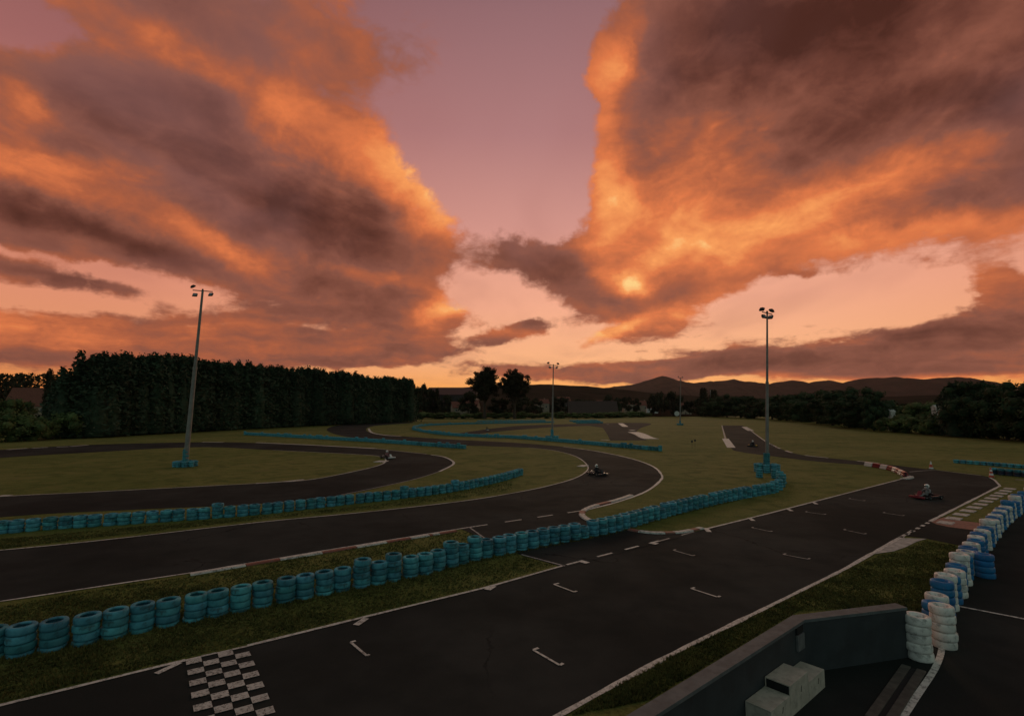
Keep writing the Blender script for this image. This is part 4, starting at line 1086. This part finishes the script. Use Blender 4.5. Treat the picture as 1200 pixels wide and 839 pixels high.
# the two big round trees on the skyline
for i, (px, ty, w) in enumerate([(568, 427.5, 16.5), (603, 431, 14.5)]):
    p = G(px, 491.5); p = AT(px, 491.5, 312); p.z = 0; h_ = CAM_H + (478 - ty) / FPX * 312
    tree('tall', i, p, h_, w * 1.37, 'tall_tree', ['larger of two round topped trees silhouetted on the skyline', 'smaller of two round topped trees silhouetted on the skyline'][i], 'tree', 'round topped skyline trees')
# far trees in front of and between the buildings
far = [(488, 451, 290, 10), (497, 449, 300, 9), (508, 452, 310, 9), (521, 461, 300, 12), (549, 458, 260, 12), (585, 464, 260, 12), (612, 462, 270, 12), (628, 466, 320, 12),
       (655, 463, 380, 14), (676, 466, 400, 14), (712, 462, 420, 10), (724, 464, 400, 10), (735, 463, 400, 9), (746, 466, 400, 9), (766, 459, 330, 9), (776, 457.5, 320, 9), (786, 458, 320, 9), (793, 461, 325, 8), (808, 468, 340, 12), (822, 466, 320, 10), (690, 467, 450, 16), (640, 470, 450, 16)]
for i, (px, ty, Y, w) in enumerate(far):
    Y *= K13; w *= K13
    p = AT(px, 480, Y); p.z = 0; h_ = CAM_H + (478 - ty) / FPX * Y
    tree('far', i % 3, p, h_, w, 'distant_tree', f'distant dark tree beyond the infield, {ordinal(i + 1)} in line from the conifer hedge' if i < 20 else f'distant dark tree among the village roofs, {ordinal(i - 19)} of its pair', 'tree', 'distant trees beyond the infield')
for i, (px, ty, Y) in enumerate([(56.5, 435, 190), (826, 456, 300), (838, 458, 310)]):
    Y *= K13
    p = AT(px, 480, Y); p.z = 0
    tree('spire', 0, p, CAM_H + (478 - ty) / FPX * Y, 4.4 if i == 0 else 7.5, 'conifer_tree', ['thin pointed conifer standing by the red roofed house', 'narrow conifer beside the thin white lamp post, nearer the masts', 'narrow conifer beside the thin white lamp post, nearer the rounded trees'][i], 'conifer', 'narrow pointed conifers')
# a low dark hedge closing the infield
hp = resample([G(478, 491.0), G(560, 490.7), G(640, 490.3), G(700, 490.0), G(760, 488.5)], 8.5)
for i, (p, d) in enumerate(hp):
    tree('shrub', i % 3, p + Vector((0, random.uniform(-1, 3), 0)), random.uniform(3.6, 4.6), 12.5, 'hedge_shrub', f'low dark hedge shrub closing the infield, {ordinal(i + 1)} from the conifer hedge', 'hedge', 'low hedge closing the infield')
# woods on the far left skyline read as one mass
w_ = MB(); rr = random.Random(3)
for i in range(110):
    px = rr.uniform(-60, 75); Y = rr.uniform(420, 520); p = AT(px, 480, Y); hh = CAM_H + (478 - (438.5 + rr.uniform(-1.2, 4) + max(0, px - 40) * .12)) / FPX * Y
    for k_ in range(60):
        d = rnd_dir(rr); leaf(w_, Vector((p.x + d.x * 7, p.y + d.y * 7, hh * .55 + d.z * hh * .45)), rnd_dir(rr), rr.uniform(1.2, 2.6), .9, rr)
tag(w_.build('woods', M['foliage_far']), 'dark wood on the skyline above the red roof', 'woods', kind='stuff')
# ---------------------------------------------------------------- buildings far off
def house(px, py_foot, Y, w, dp, eave, ridge, wall_m, roof_m, label, rz=0.0, wins=(), name='house', gable=True, door=None):
    Y *= K13; w *= K13; dp *= K13; eave *= K13; ridge *= K13; wins = [tuple(v * K13 for v in q) for q in wins]
    p = AT(px, 480, Y); p.z = 0
    t = thing(name, label, 'building', p, rz)
    b = MB()
    x, y = w / 2, dp / 2
    b.add([(-x, -y, 0), (x, -y, 0), (x, y, 0), (-x, y, 0), (-x, -y, eave), (x, -y, eave), (x, y, eave), (-x, y, eave), (-x, 0, ridge - .12), (x, 0, ridge - .12)],
          [(0, 1, 5, 4), (2, 3, 7, 6), (1, 2, 6, 9, 5), (3, 0, 4, 8, 7)])
    b.build('wall', M[wall_m], t)
    r = MB(); o = .5 if w > 4 else .12; k_ = (ridge - eave) / y
    for s in (-1, 1):
        vs = [(-x - o, s * (y + o), eave - o * k_), (x + o, s * (y + o), eave - o * k_), (x + o, 0, ridge), (-x - o, 0, ridge)]
        vs += [(a, b_, c - .18) for a, b_, c in vs]
        fs = [(0, 1, 2, 3), (7, 6, 5, 4), (0, 4, 5, 1), (1, 5, 6, 2), (3, 7, 4, 0)]
        r.add(vs, fs if s < 0 else [f[::-1] for f in fs])
    ro = r.build('roof', M[roof_m], t)
    if name == 'house':
        c = MB(); c.box((x * .5, y * .3, ridge + .3), (.8, .8, 1.8)); c.build('chimney', M[wall_m], ro)
    for (wx, wz, ww, wh) in wins:
        f = MB(); f.box((wx, -y - .02, wz), (ww, .10, wh)); fo = f.build('window', M['render_wall'], t)
        g_ = MB(); g_.box((wx, -y - .075, wz), (ww - .25, .02, wh - .25)); g_.build('pane', M['window_glass'], fo)
    dx = 0.0 if door is None else door * K13
    d = MB(); d.box((dx, -y - .03, 1.1), (1.1, .08, 2.2)); d.build('door', M['door_brown'], t)
    return t
house(531, 0, 330, 30, 30, 13, 17.8, 'dark_cladding', 'roof_sheet', 'big dark hangar with low pitched roof left of the skyline trees', 0, [(-9, 6, 3, 2), (9, 6, 3, 2)], 'hangar')
house(694, 0, 300, 27, 12, 2.6, 5.0 + (478 - 470) / FPX * 300, 'dark_cladding', 'roof_sheet', 'long low shed with a pale sheet roof beyond the infield', -.05, [(-8, 1.6, 2, 1), (8, 1.6, 2, 1)], 'shed')
house(537, 0, 285, 7, 7, 5.5, 8.5, 'tan_wall', 'roof_tile', 'small tan house low in front of the hangar', .3, [(-1.8, 3.8, 1, 1.2), (1.8, 3.8, 1, 1.2)])
house(553, 0, 300, 8, 7, 6.5, 9.5, 'tan_wall', 'roof_tile', 'tan house below the larger round topped tree', -.2, [(-2, 4.5, 1, 1.3), (2, 4.5, 1, 1.3)])
house(635, 0, 420, 10, 8, 9.0, 12.0, 'tan_wall', 'roof_tile', 'pale tan house at the foot of the slim far mast', .2, [(-2.5, 6, 1.2, 1.5), (2.5, 6, 1.2, 1.5)])
for i, (px, Y, w, e, r_, m_, lb) in enumerate([(720, 520, 12, 8, 12, 'tan_wall', 'village house with red roof nearest the long shed'), (736, 540, 12, 9, 13, 'tan_wall', 'village house with red roof, second from the long shed'),
        (752, 560, 13, 8, 12.5, 'tan_wall', 'village house with red roof, third from the long shed'), (764, 500, 10, 5, 9, 'render_wall', 'paler village house in front of the far trees'), (802, 430, 9, 5, 9, 'tan_wall', 'small house half hidden behind the distant mast'),
        (660, 620, 16, 13, 18, 'dark_cladding', 'dark village building with broad roof above the slim mast foot'), (706, 600, 12, 9, 14, 'tan_wall', 'village house peeping over the long shed roof')]):
    house(px, 0, Y, w, 9, e, r_, m_, 'roof_tile', lb, random.uniform(-.4, .4), [(-3, e * .6, 1.3, 1.5), (3, e * .6, 1.3, 1.5)])
house(44, 0, 210, 17, 10, 6.2, 13.0, 'tan_wall', 'roof_tile', 'red roofed house behind the shrubs near the conifer hedge', .25, [(-4, 4.2, 1.2, 1.4), (4, 4.2, 1.2, 1.4)])
house(1100, 0, 106, 2.0, 1.2, 5.2, 5.6, 'render_wall', 'render_wall', 'white rendered building showing between the dark trees', .0, [(.5, 3.9, .8, 1.2)], 'white_building')
house(1044, 0, 118, 1.0, 1.2, 4.3, 4.7, 'render_wall', 'render_wall', 'small white outbuilding beside the rounded trees', .0, [(.2, 3.2, .5, .7)], 'white_building', door=0)
# parked white van by the far trees
p = G(839, 487.9); t = thing('parked_van', 'white van parked far off before the dark trees', 'van', p, .1); t.scale = (1.12,) * 3
b = MB(); b.box((-.6, 0, 1.25), (3.8, 1.9, 1.7), bev=.15); b.box((1.75, 0, .95), (1.2, 1.85, 1.0), bev=.2); b.box((1.3, 0, 1.65), (.9, 1.75, .8), rot=Matrix.Rotation(.35, 3, 'Y'), bev=.1); b.build('body', M['van_white'], t)
b = MB(); b.box((1.2, -.94, 1.62), (.9, .03, .5)); b.build('window', M['window_glass'], t); b = MB(); b.box((1.66, 0, 1.70), (.05, 1.5, .55), rot=Matrix.Rotation(.35, 3, 'Y')); b.build('windscreen', M['window_glass'], t)
for x in (-1.6, 1.5):
    for s in (-1, 1):
        b = MB(); b.tube((x, .75 * s, .36), (x, .97 * s, .36), .36, .36, 16); wv_ = b.build('wheel', M['black_rubber'], t); r = MB(); r.tube((x, .96 * s, .36), (x, .985 * s, .36), .2, .2, 12); r.build('rim', M['steel'], wv_)
# ---------------------------------------------------------------- hills
def ridge(name, prof, Y, depth, m, seed, rough=1.0):
    """a range of hills whose crest follows the given outline"""
    rr = random.Random(seed); P = spline(prof, 16); n = len(P)
    rows = 14; vs = []; fs = []
    for j in range(rows + 1):
        t = j / rows                              # 0 foot in front, .6 crest, 1 back
        k_ = math.sin(min(t / .6, 1) * PI / 2) ** 1.3 if t <= .6 else math.cos((t - .6) / .4 * PI / 2)
        for i, q in enumerate(P):
            c = AT(q.x, q.y, Y); yy = Y + depth * (t - .6)
            x = c.x
            nz = (mnoise.ridged_multi_fractal(Vector((x / 420, yy / 420, seed)), .85, 2.1, 6, 1.0, 2.0) - 1.0) * .09 * rough
            zz = max(0, c.z) * max(0, k_ + (nz if 0 < t < 1 else 0) * (1 if t < .55 else .45)) - (8 if j in (0, rows) else 0)
            vs.append((x, yy, zz))
    for j in range(rows):
        for i in range(n - 1):
            a = j * n + i; fs.append((a, a + 1, a + n + 1, a + n))
    b = MB(); b.add(vs, fs, 0, True); tag(b.build(name, M[m]), kind='structure')
ridge('mountains', [(430, 470), (560, 462), (640, 458), (700, 455), (740, 451), (758, 446.5), (769, 443.5), (782, 445.5), (800, 449.5), (830, 448), (850, 446.5), (870, 448.5), (890, 452), (905, 450), (917, 447.5), (930, 451), (945, 450.5), (962, 447), (975, 451), (990, 449.5), (1010, 444.5), (1040, 443), (1060, 446.5), (1080, 446), (1100, 443), (1118, 446), (1140, 453), (1180, 455), (1260, 458), (1400, 462)], 6500, 2600, 'hill_far', 2)
ridge('hills', [(-700, 470), (-300, 462), (0, 458), (200, 462), (420, 464), (480, 458), (560, 454), (620, 452.5), (660, 452.5), (700, 456), (760, 461), (820, 465), (900, 468), (1000, 466), (1100, 463), (1200, 460), (1400, 463), (1900, 470)], 2200, 1300, 'hill_near', 9)
# ---------------------------------------------------------------- grass blades near the viewer
def inside(x, y, poly):
    c = False; n = len(poly)
    for i in range(n):
        x1, y1 = poly[i]; x2, y2 = poly[i - 1]
        if (y1 > y) != (y2 > y) and x < (x2 - x1) * (y - y1) / (y2 - y1) + x1: c = not c
    return c
gp = MB(); rr = random.Random(11)
strips = [([(-60, 722), (120, 690), (235, 674), (400, 645), (545, 622), (574, 636), (610, 651), (650, 662), (570, 686), (420, 722), (290, 754), (210, 772), (-60, 838)], 32000),
          ([(670, 838), (724, 804), (802, 762), (902, 713), (992, 669), (1030, 651), (1050, 648), (1084, 634), (1120, 640), (1128, 650), (1116, 690), (1094, 728), (1066, 752), (1062, 711), (935, 716), (760, 820)], 20000),
          ([(-40, 636), (130, 620), (300, 605), (430, 593), (560, 572), (600, 563), (600, 574), (540, 584), (430, 597), (300, 609), (130, 628), (-40, 648)], 7000)]
for poly, n in strips:
    xs = [p[0] for p in poly]; ys = [p[1] for p in poly]; k_ = 0; tries = 0
    while k_ < n and tries < n * 20:
        tries += 1
        px, py = rr.uniform(min(xs), max(xs)), rr.uniform(min(ys), max(ys))
        if not inside(px, py, poly): continue
        p = G(px, py); k_ += 1
        nv = mnoise.noise(Vector((p.x * .8, p.y * .8, 0)))
        if nv < rr.uniform(-1.0, .1): continue
        hh = rr.uniform(.025, .075) * (1 + max(0, nv) * .9)
        for q in range(3):
            a = rr.uniform(0, 6.28); w = rr.uniform(.010, .024); dx, dy = math.cos(a), math.sin(a); ln_ = rr.uniform(.1, .9) * hh
            o = Vector((p.x + rr.uniform(-.03, .03), p.y + rr.uniform(-.03, .03), 0))
            tip = o + Vector((dy * ln_, -dx * ln_, hh))
            gp.add([o + Vector((dx * w, dy * w, 0)), o - Vector((dx * w, dy * w, 0)), tip], [(0, 1, 2)])
for p, d in pts1[:60]:                      # longer grass round the feet of the nearest tyre stacks
    for q in range(90):
        a = rr.uniform(0, 6.28); r = rr.uniform(.27, .42); o = Vector((p.x + r * math.cos(a), p.y + r * math.sin(a), 0)); hh = rr.uniform(.05, .18)
        w = rr.uniform(.008, .016); b_ = rr.uniform(0, 6.28); dx, dy = math.cos(b_), math.sin(b_)
        gp.add([o + Vector((dx * w, dy * w, 0)), o - Vector((dx * w, dy * w, 0)), o + Vector((dy * hh * .5, -dx * hh * .5, hh))], [(0, 1, 2)])
tag(gp.build('grass', M['blade']), 'short rough grass growing on the strips beside the track', 'grass', kind='stuff')
# ---------------------------------------------------------------- dusk air
hz = MB(); hz.box((0, 3950, 449), (22000, 9100, 900))
hm = bpy.data.materials.new('haze_air'); hm.use_nodes = True
nt = hm.node_tree
for nd in list(nt.nodes): nt.nodes.remove(nd)
vo = nt.nodes.new('ShaderNodeVolumePrincipled'); ou = nt.nodes.new('ShaderNodeOutputMaterial')
vo.inputs['Color'].default_value = (0.92, 0.84, 0.82, 1); vo.inputs['Density'].default_value = 0.000011; vo.inputs['Anisotropy'].default_value = 0.6
nt.links.new(vo.outputs[0], ou.inputs['Volume'])
hz_o = hz.build('haze', hm); hz_o['kind'] = 'stuff'
